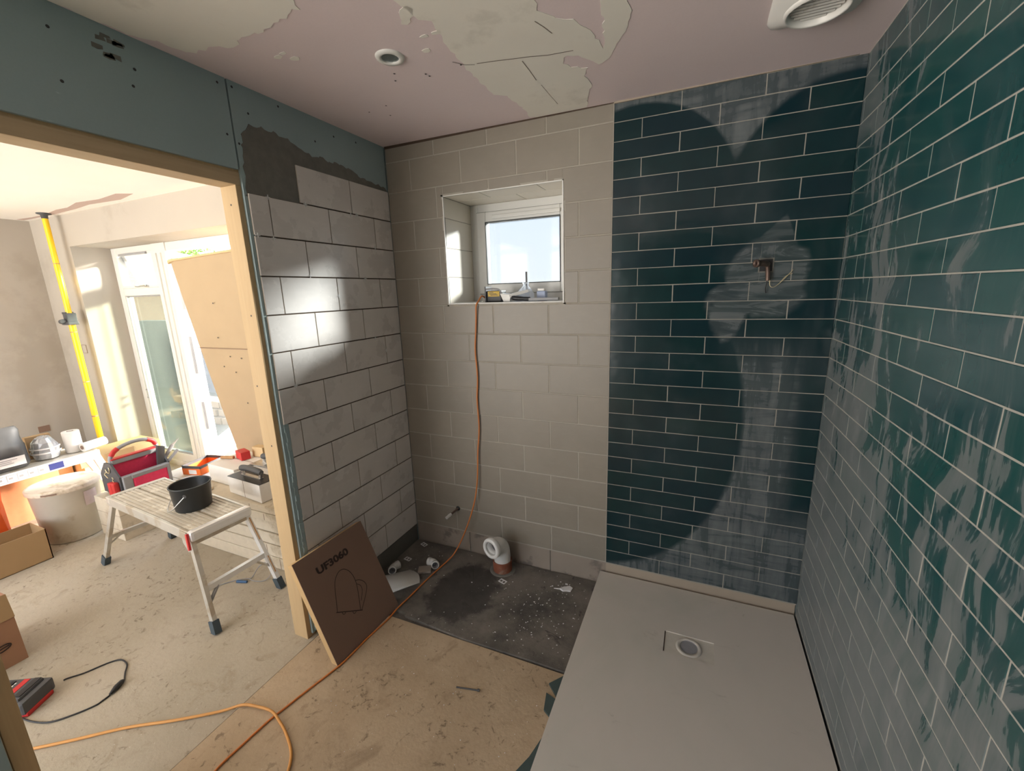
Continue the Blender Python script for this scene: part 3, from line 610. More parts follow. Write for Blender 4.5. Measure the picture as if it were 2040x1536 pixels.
# door leaf standing open outwards, hinged on the mullion
L=Matrix.Translation((-2.69,FY+.05,0))@Matrix.Rotation(math.radians(128),4,'Z')
dl=MB(); w=.80
for lo,hi in (((0,-.03,.0),(.10,.04,2.0)),((w-.10,-.03,.0),(w,.04,2.0)),((.1,-.03,1.9),(w-.1,.04,2.0)),((.1,-.03,0),(w-.1,.04,.18))): dl.box(lo,hi,T=L)
d2=struct('door_2',dl,'upvc')
part('door_pane',MB().box((.1,0,.18),(w-.1,.008,1.9),T=L),'clear',d2)
part('door_handle',MB().box((.715,-.045,.95),(.745,-.03,1.17),T=L).box((.64,-.075,1.04),(.735,-.06,1.06),T=L),'mgrey',d2)
part('lock_plates',MB().box((-.004,-.012,.35),(.0,.006,.62),T=L).box((-.004,-.012,.9),(.0,.006,1.25),T=L).box((-.004,-.012,1.5),(.0,.006,1.68),T=L),'mgrey',d2)
# --- outdoors
g=MB().box((-16,.36,-.5),(10,22,-.16)).build('ground','ground'); g['kind']='structure'
tag(MB().box((-9.0,2.9,-.16),(-5.6,3.1,1.22)).build('garden_wall','dash'),'grey pebbledashed low wall outside the patio door','wall')
mb=MB(); random.seed(3)
for r in range(3):
    x=-5.6+.25*(r%2)-.1
    while x<-3.6:
        wx=random.uniform(.2,.34); mb.rbox((x,1.55+random.uniform(-.02,.02)+r*.03,-.16+r*.11),(x+wx-.012,1.82,-.06+r*.11),.012); x+=wx
tag(mb.build('stone_planter','bricklow'),'rough pale brown stone and brick edging just outside the patio door','planter')
hb=thing('neighbouring_house','red brick house gable with white bargeboard and slate roof seen above the brown board','house',(-19.8,9,-.16))
part('brick_wall',MB().prism([(-24,9,-.16),(-15.7,9,-.16),(-15.7,9,3.2),(-19.8,9,4.8),(-24,9,3.2)],(0,4,0)),'brick',hb)
part('bargeboard',MB().beam((-19.7,8.85,4.90),(-15.3,8.85,3.16),.12,.22,(0,0,1)),'upvc',hb)
part('roof',MB().hexa([(-19.8,8.8,4.86),(-15.3,8.8,3.12),(-15.3,13.2,3.12),(-19.8,13.2,4.86)],[(-19.8,8.8,5.0),(-15.3,8.8,3.26),(-15.3,13.2,3.26),(-19.8,13.2,5.0)]),'slate',hb)
part('roof',MB().hexa([(-19.8,8.8,4.86),(-24.3,8.8,3.12),(-24.3,13.2,3.12),(-19.8,13.2,4.86)],[(-19.8,8.8,5.0),(-24.3,8.8,3.26),(-24.3,13.2,3.26),(-19.8,13.2,5.0)]),'slate',hb)
tx,ty=-13.8,6.97
tr=thing('garden_tree','thin leafy green tree top beyond the patio door, beside the brick gable','tree',(tx,ty,-.16))
part('trunk',MB().tube([(tx,ty,-.16),(tx+.05,ty,1.5),(tx-.05,ty,2.7),(tx,ty-.1,3.3)],[.08,.06,.04,.015],8),'bricklow',tr)
mb=MB(); random.seed(11)
for k in range(700):
    a=random.uniform(0,2*PI); r=abs(random.gauss(0,.42)); z=random.uniform(2.2,3.62); c=Vector((tx+r*math.cos(a),ty+r*math.sin(a),z)); u=Vector((random.gauss(0,1),random.gauss(0,1),random.gauss(0,1))).normalized(); v=u.orthogonal().normalized(); mb.add([c,c+u*.06+v*.03,c+u*.14,c+u*.06-v*.03],[(0,1,2,3)])
lf=part('leaves',mb,'leaf',tr,fix=False); lf['kind']='stuff'
# slats added out of view, breaking the low sun into streaks
fe=thing('sun_slats','unseen slatted screen added outside to break up the sun, right of the patio doors','sun screen',(-1.35,1.25,-.16))
for k in range(9): z=-.08+.185*k; part('slat',MB().box((-2.30,1.22,z),(-.42,1.24,z+(.118 if k<6 else .18))),'pine_h',fe)
for x in (-2.26,-1.36,-.46): part('post',MB().box((x-.04,1.24,-.16),(x+.04,1.32,1.62)),'pine_v',fe)

# ================================================================== BATHROOM OBJECTS
# downlight
c=(.625,-.720); z=ceilz(c[0])
t=thing('ceiling_downlight','round white recessed spotlight in the pink ceiling','light',(c[0],c[1],z))
part('trim_ring',MB().lathe([(.030,.0),(.030,-.006),(.036,-.0075),(.047,-.006),(.050,.0)],(c[0],c[1],z),n=40),'white',t)
part('lamp_lens',MB().lathe([(.0,-.001),(.018,-.0015),(.026,-.003),(.0305,-.0015)],(c[0],c[1],z),n=32),simple('grey_lens_glass',(.22,.26,.26),.12,.4),t)
# extractor fan grille
c=Vector((1.905,-.445,ceilz(1.905)))
t=thing('extractor_fan','square white extractor fan with round louvred mouth in the ceiling corner','fan',c)
mb=MB(); h=.118; prof=[]
sq=[(-h,-h),(h,-h),(h,h),(-h,h)]
n=40; ring=[(c.x+.074*math.cos(2*PI*k/n),c.y+.074*math.sin(2*PI*k/n),c.z-.030) for k in range(n)]
def sqp(k,hh,z):
    a=2*PI*k/n; ca,sa=math.cos(a),math.sin(a); m=max(abs(ca),abs(sa)); q=(abs(ca)**8+abs(sa)**8)**(1/8); return (c.x+hh*ca/q,c.y+hh*sa/q,z)
o1=[sqp(k,h,c.z-.004) for k in range(n)]; o2=[sqp(k,h-.006,c.z-.012) for k in range(n)]; o0=[sqp(k,h,c.z) for k in range(n)]
lip=[(c.x+.084*math.cos(2*PI*k/n),c.y+.084*math.sin(2*PI*k/n),c.z-.029) for k in range(n)]
vs=o0+o1+o2+lip; fs=[]
for r in range(3):
    for k in range(n): fs.append((r*n+k,r*n+(k+1)%n,(r+1)*n+(k+1)%n,(r+1)*n+k))
mb.add(vs,fs,0,True); part('cover',mb,'white',t)
part('mouth_ring',MB().lathe([(.074,.0),(.074,.036),(.079,.040),(.084,.029)],c,(0,0,-1),n=n),'white',t)
mb=MB()
for k in range(9): yy=-.062+.0155*k; hw=.94*math.sqrt(max(.0001,.071**2-yy*yy)); mb.beam((c.x-hw,c.y+yy,c.z-.021),(c.x+hw,c.y+yy,c.z-.021),.0065,.0035,(0,.5,1))
part('louvres',mb,'whitegrime',t); part('dark_throat',MB().disc(.0735,c+Vector((0,0,-.007)),(0,0,-1)),'dgrey',t)
# shower outlet: pipe elbow through the cut tile, string and wire tails
t=thing('shower_outlet','copper pipe elbow and loose wires poking from a cut hole in the green tiles','pipe',(1.89,0,1.64))
part('hole',MB().box((1.862,-.0008,1.610),(1.918,.006,1.664)),'black',t)
part('hole_rim',(lambda m:(win_rect(m,1.862,1.608,1.918,1.666,.005,-.0015,.003),m)[1])(MB()),'adhesive',t)
part('elbow',MB().tube(curve([(1.893,.005,1.640),(1.889,-.03,1.641),(1.872,-.060,1.643),(1.848,-.078,1.643)],5),.0115,12,cap=False).lathe([(.0115,0),(.0155,.0),(.0155,.012),(.009,.012),(.007,.0)],(1.852,-.076,1.643),(-.8,-.6,0),n=14).tube([(1.893,-.02,1.635),(1.896,-.028,1.600),(1.897,-.028,1.575)],.009,10),'copper',t)
part('string',MB().tube(curve([(1.897,-.012,1.62),(1.905,-.02,1.585),(1.908,-.02,1.555),(1.922,-.018,1.548),(1.945,-.015,1.566),(1.972,-.014,1.598),(1.985,-.012,1.615)],5),.0013,6).tube(curve([(1.94,-.014,1.560),(1.962,-.012,1.590),(1.984,-.012,1.600)],4),.0010,6),'gold',t)
part('wire_tail',MB().tube(curve([(1.890,-.01,1.61),(1.896,-.022,1.575),(1.893,-.02,1.545),(1.897,-.012,1.525)],5),.002,6),'black',t)
# capped stub pipe
t=thing('stub_pipe','thin capped copper pipe sticking out low on the cream tiled wall','pipe',(.327,0,.242))
part('wall_collar',MB().lathe([(.0,.002),(.0145,.002),(.0145,.0),(.010,.0)],(.327,-.001,.242),(0,-1,0),n=18),'black',t)
a=Vector((.327,.004,.242)); b_=Vector((.300,-.100,.222)); d=(b_-a)
part('pipe',MB().tube([a,a+d*.75],.0065,12),'copper',t)
part('cap',MB().tube([a+d*.62,b_],.0092,14).tube([a+d*.70,a+d*.78],.0105,14),'whitegrime',t)
# soil pipe + pan connector
sc=Vector((.665,-.088,FD))
t=thing('soil_pipe','short terracotta soil pipe stub rising from the dark floor','pipe',sc)
part('pipe_stub',MB().lathe([(.055,-.01),(.056,.062),(.0565,.066),(.051,.066),(.050,.0)],sc,n=36),'terra',t)
part('floor_collar',MB().lathe([(.056,.003),(.072,.004),(.076,.0)],sc,n=30),'adhesive',t)
t=thing('pan_connector','white plastic toilet pan elbow connector in the terracotta pipe','pipe fitting',sc+Vector((0,0,.05)))
ax=Vector((-.30,-.95,.03)).normalized()
mb=MB(); base=sc+Vector((0,0,.045)); pts=[base,base+Vector((0,0,.05)),base+Vector((0,0,.095))+ax*.006,base+Vector((0,0,.120))+ax*.022,base+Vector((0,0,.131))+ax*.045,base+Vector((0,0,.134))+ax*.066]
mb.tube(curve(pts,4),.0485,36,cap=False); part('elbow_body',mb,'white',t)
m=base+Vector((0,0,.134))+ax*.062
part('socket_ring',MB().lathe([(.048,.0),(.056,.004),(.0595,.012),(.0595,.030),(.056,.036),(.043,.037),(.040,.030)],m,ax,n=44),'white',t)
part('inner_seal',MB().lathe([(.043,.028),(.040,.012),(.0365,.008),(.0365,.020),(.034,.020),(.033,-.01)],m,ax,n=40),'whitegrime',t)
part('pipe_bore',MB().lathe([(.035,.0),(.034,-.04),(.0,-.045)],m,ax,n=32),'pipe_in',t)
# two loose elbows on the floor
def elbow(label,loc,rz,tilt):
    t=thing('waste_elbow',label,'pipe fitting',loc,'loose white waste elbows'); mb=MB(); my=-1 if tilt else 1
    r=.0215; pts=curve([(-.040,0,r),(-.020,0,r),(-.002,.003*my,r),(.012,.013*my,r),(.022,.030*my,r+.003)],4)
    mb.tube(pts,r,24,cap=False); mb.lathe([(r,0),(r+.0025,.002),(r+.0025,.018),(r,.020)],(-.042,0,r),(1,0,0),n=24); 
    mb.lathe([(r-.003,0),(r+.0025,0),(r+.0025,.016),(r,.018)],Vector(pts[-1]),-(Vector(pts[-1])-Vector(pts[-3])),n=24)
    o=mb.build('elbow_body',['whitegrime'],t); 
    i=MB(); i.tube([Vector(p) for p in pts],r-.0035,20,cap=False).disc(r-.0035,pts[len(pts)//2],(1,.5*my,0),20); i.build('elbow_bore',['pipe_in'],t)
    t.rotation_euler=(0,0,rz); return t
elbow('white plastic waste elbow lying beside the copper-coloured offcut near the cable',(.262,-.205,FD),.10,1)
elbow('white plastic waste elbow lying by the leaning carton at the left plinth',(.056,-.335,FD),-1.95,0)
# cream offcut block under elbow
tag(MB().rbox((-.038,-.030,0),(.038,.030,.012),.002,T=Matrix.Rotation(.5,4,'Z')).build('tile_offcut','skirt',loc=(0,0,0)),'small brownish tile offcut on the dark floor beside a white elbow','offcut').location=(.235,-.268,FD)
# curved white trim sheet
mb=MB(); n=10; vs=[]; pp=[(.020,-.395),(.150,-.290),(.262,-.372),(.140,-.500)]
a=Vector((.045,-.520,0)); e1=Vector((.115,.155,0)).normalized(); e2=Vector((.83,.55,0)).normalized()
A4=[Vector((-.02,-.45,0)),Vector((.150,-.298,0)),Vector((.272,-.372,0)),Vector((.130,-.560,0))]
top=[];bot=[]
for i in range(n+1):
    f=i/n; l=A4[0].lerp(A4[3],f); r_=A4[1].lerp(A4[2],f)+Vector((.018,.010,0))*math.sin(PI*f); h=.012*math.sin(PI*f)
    top.append((l+Vector((0,0,h+.003)),r_+Vector((0,0,h+.003)))); bot.append((l+Vector((0,0,h)),r_+Vector((0,0,h))))
vs=[q for p in top for q in p]+[q for p in bot for q in p]; N2=2*(n+1); fs=[]
for i in range(n):
    k=2*i; fs+=[(k,k+1,k+3,k+2),(N2+k,N2+k+2,N2+k+3,N2+k+1),(k,k+2,N2+k+2,N2+k),(k+1,N2+k+1,N2+k+3,k+3)]
fs+=[(0,N2,N2+1,1),(2*n,2*n+1,N2+2*n+1,N2+2*n)]
o=mb.add(vs,fs,0,True).build('plastic_sheet_offcut','white'); o.location=(0,0,FD+.001)
tag(o,'curved white plastic offcut lying half behind the leaning carton','offcut')
# tile packers with two windows
def packer(label,loc,rz,mat='label'):
    m_=MB(); m_.box((-.022,-.014,0),(-.017,.014,.003)).box((.017,-.014,0),(.022,.014,.003)).box((-.017,.009,0),(.017,.014,.003)).box((-.017,-.014,0),(.017,-.009,.003)).box((-.003,-.009,0),(.003,.009,.003))
    o=m_.build('glazing_packer',mat); o.location=loc; o.rotation_euler=(0,0,rz); return tag(o,label,'packer','plastic packers on the dark floor')
packer('windowed white plastic packer in the far left corner of the dark floor',(.075,-.045,FD),-.35)
packer('windowed white plastic packer on the dark floor by the left plinth, between corner and elbow',(.070,-.212,FD),-.15)
packer('windowed whitish packer on the floor in front of the terracotta pipe',(.711,-.190,FD),-.3)
# crumbs of dry adhesive
random.seed(5); mb=MB()
def crumb(x,y,z,r):
    vs=[(x+r*random.uniform(.5,1)*math.cos(a),y+r*random.uniform(.5,1)*math.sin(a),z+(r*.5 if k%2 else 0)*random.uniform(.4,1)) for k,a in enumerate([q*PI/3 for q in range(6)])]
    mb.add(vs+[(x,y,z+r*random.uniform(.4,.8))],[(i,(i+1)%6,6) for i in range(6)])
for k in range(190):
    x=random.uniform(.05,1.2); y=random.uniform(-.61,-.02)
    if k>70: x=random.gauss(.98,.13); y=random.gauss(-.33,.13)
    if y<-.62 or y>-.02 or x>1.21 or x<.03 or (abs(x-.665)<.09 and y>-.2) or abs(x-.29)<.03: continue
    crumb(x,y,FD,random.choice([.0025,.0025,.003,.004,.005]))
for k in range(55):
    x=random.uniform(.35,1.2); y=random.uniform(-1.25,-.68); crumb(x,y,FZ,random.choice([.002,.002,.003]))
o=mb.build('plaster_crumbs','label',fix=False); o['kind']='stuff'; o['label']='scattered small white crumbs of adhesive on the bathroom floor'; o['category']='debris'
mb=MB(); random.seed(9)
mb.prism([(0,0,0),(.022,-.012,0),(.040,-.004,0),(.062,.0,0),(.066,.026,0),(.045,.038,0),(.030,.026,0),(.018,.020,0)],(.002,0,.008)).prism([(-.03,-.006,0),(.0,-.002,0),(.004,.006,0)],(0,0,.004)).prism([(.02,.045,0),(.034,.048,0),(.030,.054,0),(.018,.052,0)],(0,0,.005))
o=mb.build('adhesive_lump','label'); o.location=(1.030,-.135,FD); tag(o,'largest jagged white lump of dried adhesive on the dark floor','debris')
# bolt on the chipboard
o=MB().tube([(-.05,0,.004),(.042,0,.004)],.003,8).tube([(.042,0,.005),(.050,0,.005)],.0055,6).build('long_screw','dgrey'); o.location=(.852,-.848,FZ); o.rotation_euler=(0,0,.22); tag(o,'long dark screw lying alone on the chipboard floor','screw')
# UF3060 carton leaning on the left wall
O=Vector((.252,-.965,FZ+.002)); e1=Vector((.045,.999,0)).normalized(); up=Vector((-.212,-.028,.452)); up=(up-e1*up.dot(e1)).normalized(); nn=e1.cross(up)   # outward normal
if nn.x<0: nn=-nn
Wb,Hb,Tb=.408,.497,.036
t=thing('leaning_carton','dark brown flat carton printed UF3060, leaning on the timber post and tiles','box',O)
Tm=Matrix.Identity(4)
for i in range(3): Tm[i][0]=e1[i]; Tm[i][1]=up[i]; Tm[i][2]=nn[i]; Tm[i][3]=O[i]
mb=MB().box((0,0,-Tb),(Wb,Hb,-.001),0,T=Tm)
part('carton_body',mb,'card_edge',t,bev=.002)
part('front_panel',MB().box((-.0005,-.0005,-.002),(Wb+.0005,Hb+.0005,0),T=Tm),'card_dk',t)
tmb=text_mesh('UF3060',.05,Matrix.Identity(4),offset=.0020)
ux=[v[0] for v in tmb.v]; uy=[v[1] for v in tmb.v]; x0t,sxt=min(ux),.184/(max(ux)-min(ux)); y0t,syt=min(uy),.0365/(max(uy)-min(uy))
tmb.v=[tuple(Tm@Vector((.088+(v[0]-x0t)*sxt,.389+(v[1]-y0t)*syt,v[2]+.0004))) for v in tmb.v]
part('lettering',tmb,'ink',t,fix=False)
mb=MB()
def LP(u,v): return Tm@Vector((u,v,0))
arch=curve([LP(*q) for q in [(.097,.193),(.115,.240),(.133,.290),(.152,.324),(.183,.345),(.212,.341),(.234,.315),(.243,.278),(.240,.237),(.224,.182),(.204,.124)]],4)
mb.ribbon(arch,.0032,nn,.0006); mb.ribbon([LP(.092,.195),LP(.214,.118)],.0042,nn,.0006)
mb.ribbon(curve([LP(*q) for q in [(.244,.258),(.262,.250),(.279,.232),(.287,.211),(.282,.191),(.254,.160),(.209,.120)]],4),.003,nn,.0006)
mb.ribbon(curve([LP(*q) for q in [(.242,.240),(.255,.226),(.258,.210),(.252,.192),(.228,.160)]],4),.0026,nn,.0006)
for u,v in ((.126,.172),(.174,.141)): mb.ribbon([LP(u+.009*math.cos(PI-.55+a*PI/6),v+.009*math.sin(PI-.55+a*PI/6)) for a in range(7)],.0028,nn,.0006)
part('line_drawing',mb,'ink',t,fix=False)
# orange flex 1: from the window sill down the wall and across the floor, passing under the carton
r=.0042
p1=[(.536,.12,1.520),(.536,.10,1.530),(.538,.050,1.545),(.538,.010,1.522),(.533,-.014,1.495),(.527,-.010,1.44),(.521,-.010,1.36),(.511,-.010,1.247),(.517,-.010,1.10),(.507,-.010,.96),(.512,-.012,.80),(.497,-.014,.652),(.492,-.018,.55),(.486,-.022,.46),(.470,-.030,.35),(.435,-.045,.22),(.390,-.075,.09),(.350,-.115,.0),(.322,-.17,-.032),(.305,-.25,FD+r),(.296,-.36,FD+r),(.290,-.50,FD+r),(.285,-.585,FD+r+.001),(.275,-.66,FZ+r),(.262,-.80,FZ+r),(.258,-.93,FZ+r),(.245,-1.0,FZ+r),(.216,-1.118,FZ+r),(.198,-1.20,FZ+r),(.185,-1.26,FZ+r),(.176,-1.36,FZ+r),(.172,-1.457,FZ+r),(.20,-1.60,FZ+r),(.30,-1.85,FZ+r)]
o=MB().tube(curve([Vector(p)+Vector((.0065,0,0)) if i>22 else Vector(p) for i,p in enumerate(p1)],7),r,10).build('orange_cable','cable'); tag(o,'orange flex hanging from the window sill and running past the carton','cable')
p2=[(-.80,-1.80,FO+.006),(-.66,-1.727,FO+.006),(-.563,-1.662,FO+.006),(-.457,-1.584,FO+.006),(-.328,-1.484,FO+.006),(-.174,-1.390,FO+.007),(-.04,-1.300,FO+.010),(.037,-1.256,FZ+.010),(.117,-1.237,FZ+.012),(.165,-1.234,FZ+.016),(.200,-1.238,FZ+.0165),(.24,-1.249,FZ+.012),(.294,-1.267,FZ+.007),(.375,-1.309,FZ+.006),(.419,-1.356,FZ+.006),(.455,-1.43,FZ+.006),(.46,-1.6,FZ+.006)]
o=MB().tube(curve(p2,8),.0052,10).build('hose_loop','cable2'); tag(o,'ochre orange hose curving over the other flex at the bottom','hose')
# shower tray
t=thing('shower_tray','large off-white stone resin shower tray with central waste','shower tray',(1.68,-1.0,FZ))
tx0,tx1,ty0,ty1,tz=1.228,2.136,-2.9,-.014,.040
dx0,dx1,dy0,dy1=1.588,1.790,-.446,-.326
mb=MB()
for (a,c,b_,d) in cut([(tx0,ty0,tx1,ty1)],(dx0,dy0,dx1,dy1)): mb.box((a,c,tz-.035),(b_,d,tz))
part('tray_body',mb,'tray',t)
part('waste_recess',MB().box((dx0,dy0,tz-.020),(dx1,dy1,tz-.004)),simple('tray_recess',(.60,.565,.50),.6,dirt=(.44,.41,.36),dirtsc=22,dirtth=.62),t)
wc=Vector((1.690,-.386,tz-.004))
part('waste_ring',MB().lathe([(.036,.0),(.036,.003),(.0525,.003),(.0535,.0)],wc,n=40),'tray',t)
part('waste_bore',MB().lathe([(.036,.0031),(.035,-.0),(.034,-.018)],wc,n=36).disc(.034,wc+Vector((0,0,.0006)),(0,0,1)),'pipe_in',t)
part('recess_gap',MB().box((dx0,dy0,tz-.0045),(dx0+.004,dy1,tz-.0030)),'joint',t)
part('support_frame',MB().box((tx0+.05,ty0,FZ),(tx0+.10,ty1-.02,tz-.035)).box((tx1-.1,ty0,FZ),(tx1-.05,ty1-.02,tz-.035)).box((1.6,ty0,FZ),(1.65,-.5,tz-.035)),'pine_h',t)
# green tile offcuts poking out by the tray
def shard(label,pts,z):
    o=MB().prism([(x,y,z) for x,y in pts],(0,0,.008)).build('green_tile_shard','offcut',bev=.001); return tag(o,label,'tile offcut','green tile offcuts beside the tray')
shard('triangular grey green tile shard poking out from under the tray edge',[(1.158,-.702),(1.232,-.612),(1.30,-.66),(1.222,-.765)],FZ)
shard('squarish grey green tile shard nearer the camera, against the tray edge',[(1.162,-.745),(1.176,-.818),(1.215,-.842),(1.28,-.80),(1.235,-.748),(1.205,-.758)],FZ)
shard('dark tile offcut almost hidden under the tray at the bottom of the photo',[(1.205,-.92),(1.185,-1.0),(1.15,-1.08),(1.235,-1.10),(1.26,-.93)],FZ)
# tile spacers left in the joints
sp=MB().box((0,-.0095,-.0012),(.004,.0095,.0012)).box((0,-.0012,-.0095),(.004,.0012,.0095)).build('tile_spacer','label')
SPL=[(-.773,1.972,'at the top of the short tile, nearest the doorway'),(-.588,1.975,'below the left end of the uppermost full tile'),(-.313,1.970,'left of the pair below the joint between the two uppermost tiles'),(-.27,1.974,'right of the pair below the joint between the two uppermost tiles'),(-.843,1.817,'at the left tile edge, left one of the pair beside the doorway'),(-.773,1.813,'right one of the pair beside the doorway, below the short tile'),(-.613,1.664,'at the foot of a vertical joint in the third course'),(-.155,1.820,'near the room corner, just above the third course'),(-.255,1.656,'under the third course, left of the room corner'),(-.456,1.57,'halfway up a vertical joint in the fourth course'),(-.225,1.335,'below the brightest glare, towards the corner'),(-.77,1.180,'at the lower left, where the sun glare ends'),(-.145,1.255,'in the last vertical joint before the corner, at glare height')]
for i,(y,z,lb) in enumerate(SPL):
    o=sp if i==0 else sp.copy()
    if i: C.objects.link(o)
    o.location=(-.001,y,z); tag(o,'white tile spacer '+lb,'spacer','cross spacers in the left wall joints')
# ------------------------------------------------ things on the window sill (z top 1.510)
SZ=1.5105
t=thing('tool_battery','black and yellow tool battery on end at the left of the sill','battery',(.585,.09,SZ))
part('battery_case',MB().rbox((.556,.07,SZ),(.648,.135,SZ+.062),.006),'black',t)
part('yellow_label',MB().box((.566,.0685,SZ+.030),(.636,.0705,SZ+.058)),simple('yellow_black_label',(.62,.40,.03),.5),t)
part('label_print',MB().box((.574,.0675,SZ+.050),(.600,.0686,SZ+.053)).box((.574,.0675,SZ+.043),(.618,.0686,SZ+.046)).box((.582,.0675,SZ+.036),(.625,.0686,SZ+.039)),'black',t)
part('side_rail',MB().box((.548,.065,SZ),(.556,.14,SZ+.085)),'dgrey',t)
part('hook',MB().tube(curve([(.556,.07,SZ+.070),(.60,.068,SZ+.072),(.635,.066,SZ+.066),(.655,.062,SZ+.045)],4),.005,8),'mgrey',t)
t=thing('bagged_scraper','crumpled clear plastic bag with a dark handle standing out of its top','bag',(.745,.16,SZ))
random.seed(21); mb=MB(); n=22; rings=[]
for i,(h,r) in enumerate([(0,.046),(.02,.050),(.045,.040),(.07,.026),(.085,.013),(.10,.017)]):
    rings.append([(.752+r*(1+random.uniform(-.22,.22))*math.cos(2*PI*k/n)*1.05+ .012*(h*10-.5),.16+r*.7*(1+random.uniform(-.2,.2))*math.sin(2*PI*k/n),SZ+h) for k in range(n)])
vs=[v for rg in rings for v in rg]; fs=[(i*n+k,i*n+(k+1)%n,(i+1)*n+(k+1)%n,(i+1)*n+k) for i in range(len(rings)-1) for k in range(n)]
mb.add(vs,fs); part('plastic_bag',mb,'poly',t); part('dark_handle',MB().box((.758,.155,SZ+.06),(.768,.163,SZ+.158)),'dgrey',t)
o=MB().prism([(.645,.055,SZ+.045),(.668,.05,SZ),(.705,.05,SZ),(.71,.05,SZ+.02),(.80,.10,SZ+.05),(.79,.10,SZ+.062),(.70,.05,SZ+.040)],(.0,.035,.004)).build('plastic_trough','white',bev=.002); tag(o,'white angular plastic trough lying between the battery and the bag','trough')
t=thing('scraping_tool','black handled tool with a pale grey blade lying along the sill','tool',(.83,.04,SZ))
part('handle',MB().tube(curve([(.722,.045,SZ+.022),(.745,.042,SZ+.018),(.80,.04,SZ+.014),(.825,.04,SZ+.013)],4),[.010]*2+[.0125]*5+[.011]*6,12),'black',t)
part('blade',MB().rbox((.822,.028,SZ+.004),(.985,.052,SZ+.018),.003),'mgrey',t)
t=thing('small_bottle','small pale blue bottle with a white cap at the right of the sill','bottle',(.862,.13,SZ))
part('bottle_body',MB().rbox((.838,.11,SZ),(.888,.15,SZ+.052),.006),simple('pale_blue_plastic',(.35,.42,.60),.4),t)
part('white_cap',MB().rbox((.842,.114,SZ+.052),(.880,.146,SZ+.066),.004),'white',t)

# ================================================================== FAR ROOM OBJECTS
FT=FO
# hop-up platform
hu=Vector((.9973,-.0735,0)); hv=Vector((.0735,.9973,0)); HO=Vector((-1.574,-.915,.43))
def H(u,v,z): p=HO+hu*u+hv*v; return Vector((p.x,p.y,z))
TH=Matrix.Identity(4)
for i in range(3): TH[i][0]=hu[i]; TH[i][1]=hv[i]
TH[0][3],TH[1][3]=HO.x,HO.y
Lh,Wh=.938,.300
t=thing('hop_up_platform','plaster splashed aluminium hop-up platform carrying the black bucket','work platform',(H(Lh/2,Wh/2,FT)))
mb=MB()
for v0 in (.012,.156):
    mb.box((.03,v0,.412),(Lh-.03,v0+.132,.425),0,T=TH)
    for k in range(6): mb.box((.03,v0+.004+.0215*k,.425),(Lh-.03,v0+.017+.0215*k,.4285),0,T=TH)
part('tread',mb,'alu_top',t)
part('side_rail',MB().rbox((.0,-.002,.375),(Lh,.012,.430),.003,T=TH),'alu',t); part('side_rail',MB().rbox((0,Wh-.012,.375),(Lh,Wh+.002,.430),.003,T=TH),'alu',t)
part('end_cap',MB().rbox((Lh-.032,-.004,.378),(Lh+.012,Wh+.004,.433),.014,T=TH),'alu_w',t); part('end_cap',MB().rbox((-.012,-.004,.385),(.03,Wh+.004,.432),.008,T=TH),'alu',t)
legs=[((.03,.012),(-.21,-.035),'alu'),((Lh-.03,.012),(.165,-.045),'alu'),((Lh-.03,Wh-.012),(.145,.035),'alu_w'),((.03,Wh-.012),(-.17,.035),'alu')]
ends=[]
for (u,v),(du,dv),m in legs:
    a=H(u,v,.385); b_=H(u+du,v+dv,FT+.045); c=a+(b_-a)*1.11
    lg=part('leg',MB().beam(a,b_,.034,.020,hv),m,t); ft=MB().beam(b_+(a-b_)*.04,Vector((b_.x+(b_-a).x*.10,b_.y+(b_-a).y*.10,FT)),.044,.032,hv)
    part('rubber_foot',ft,'rubber',lg)
    for k in range(5): p=a.lerp(b_,.35+.13*k)-hv*(.0105 if v<.1 else -.0105); part('rivet',MB().disc(.004,p,hv,8),'steel',lg)
    ends.append((a,b_))
def lerp(i,f): return ends[i][0].lerp(ends[i][1],f)
part('rung',MB().beam(lerp(1,.60),lerp(2,.60),.024,.030,(0,0,1)),'alu_w',t); part('rung',MB().beam(lerp(0,.60),lerp(3,.60),.020,.024,(0,0,1)),'alu',t)
part('top_bar',MB().beam(lerp(1,.05),lerp(2,.05),.022,.026,(0,0,1)),'alu',t); part('top_bar',MB().beam(lerp(0,.05),lerp(3,.05),.022,.026,(0,0,1)),'alu',t)
part('corner_brace',MB().beam(lerp(1,.78),lerp(1,.60).lerp(lerp(2,.60),.22),.014,.010),'mgrey',t); part('corner_brace',MB().beam(lerp(2,.78),lerp(2,.60).lerp(lerp(1,.60),.22),.014,.010),'alu',t); part('corner_brace',MB().beam(lerp(0,.76),lerp(0,.60).lerp(lerp(3,.60),.22),.014,.010),'alu',t)
part('worn_paint',MB().beam(lerp(2,.06)+hu*.012,lerp(2,.38)+hu*.012,.022,.004,hv),'wornrail',t); part('worn_paint',MB().beam(lerp(2,.62)+hu*.012,lerp(2,.86)+hu*.012,.020,.004,hv),'wornrail',t)
part('red_latch',MB().beam(H(Lh-.012,-.010,.425),H(Lh+.008,-.018,.345),.015,.010,hv),'red',t)
part('hinge_plate',MB().prism([H(Lh-.085,-.007,.425),H(Lh-.03,-.007,.425),H(Lh-.01,-.007,.33),H(Lh-.035,-.007,.315),H(Lh-.075,-.007,.36)],hv*.004),'alu',t)
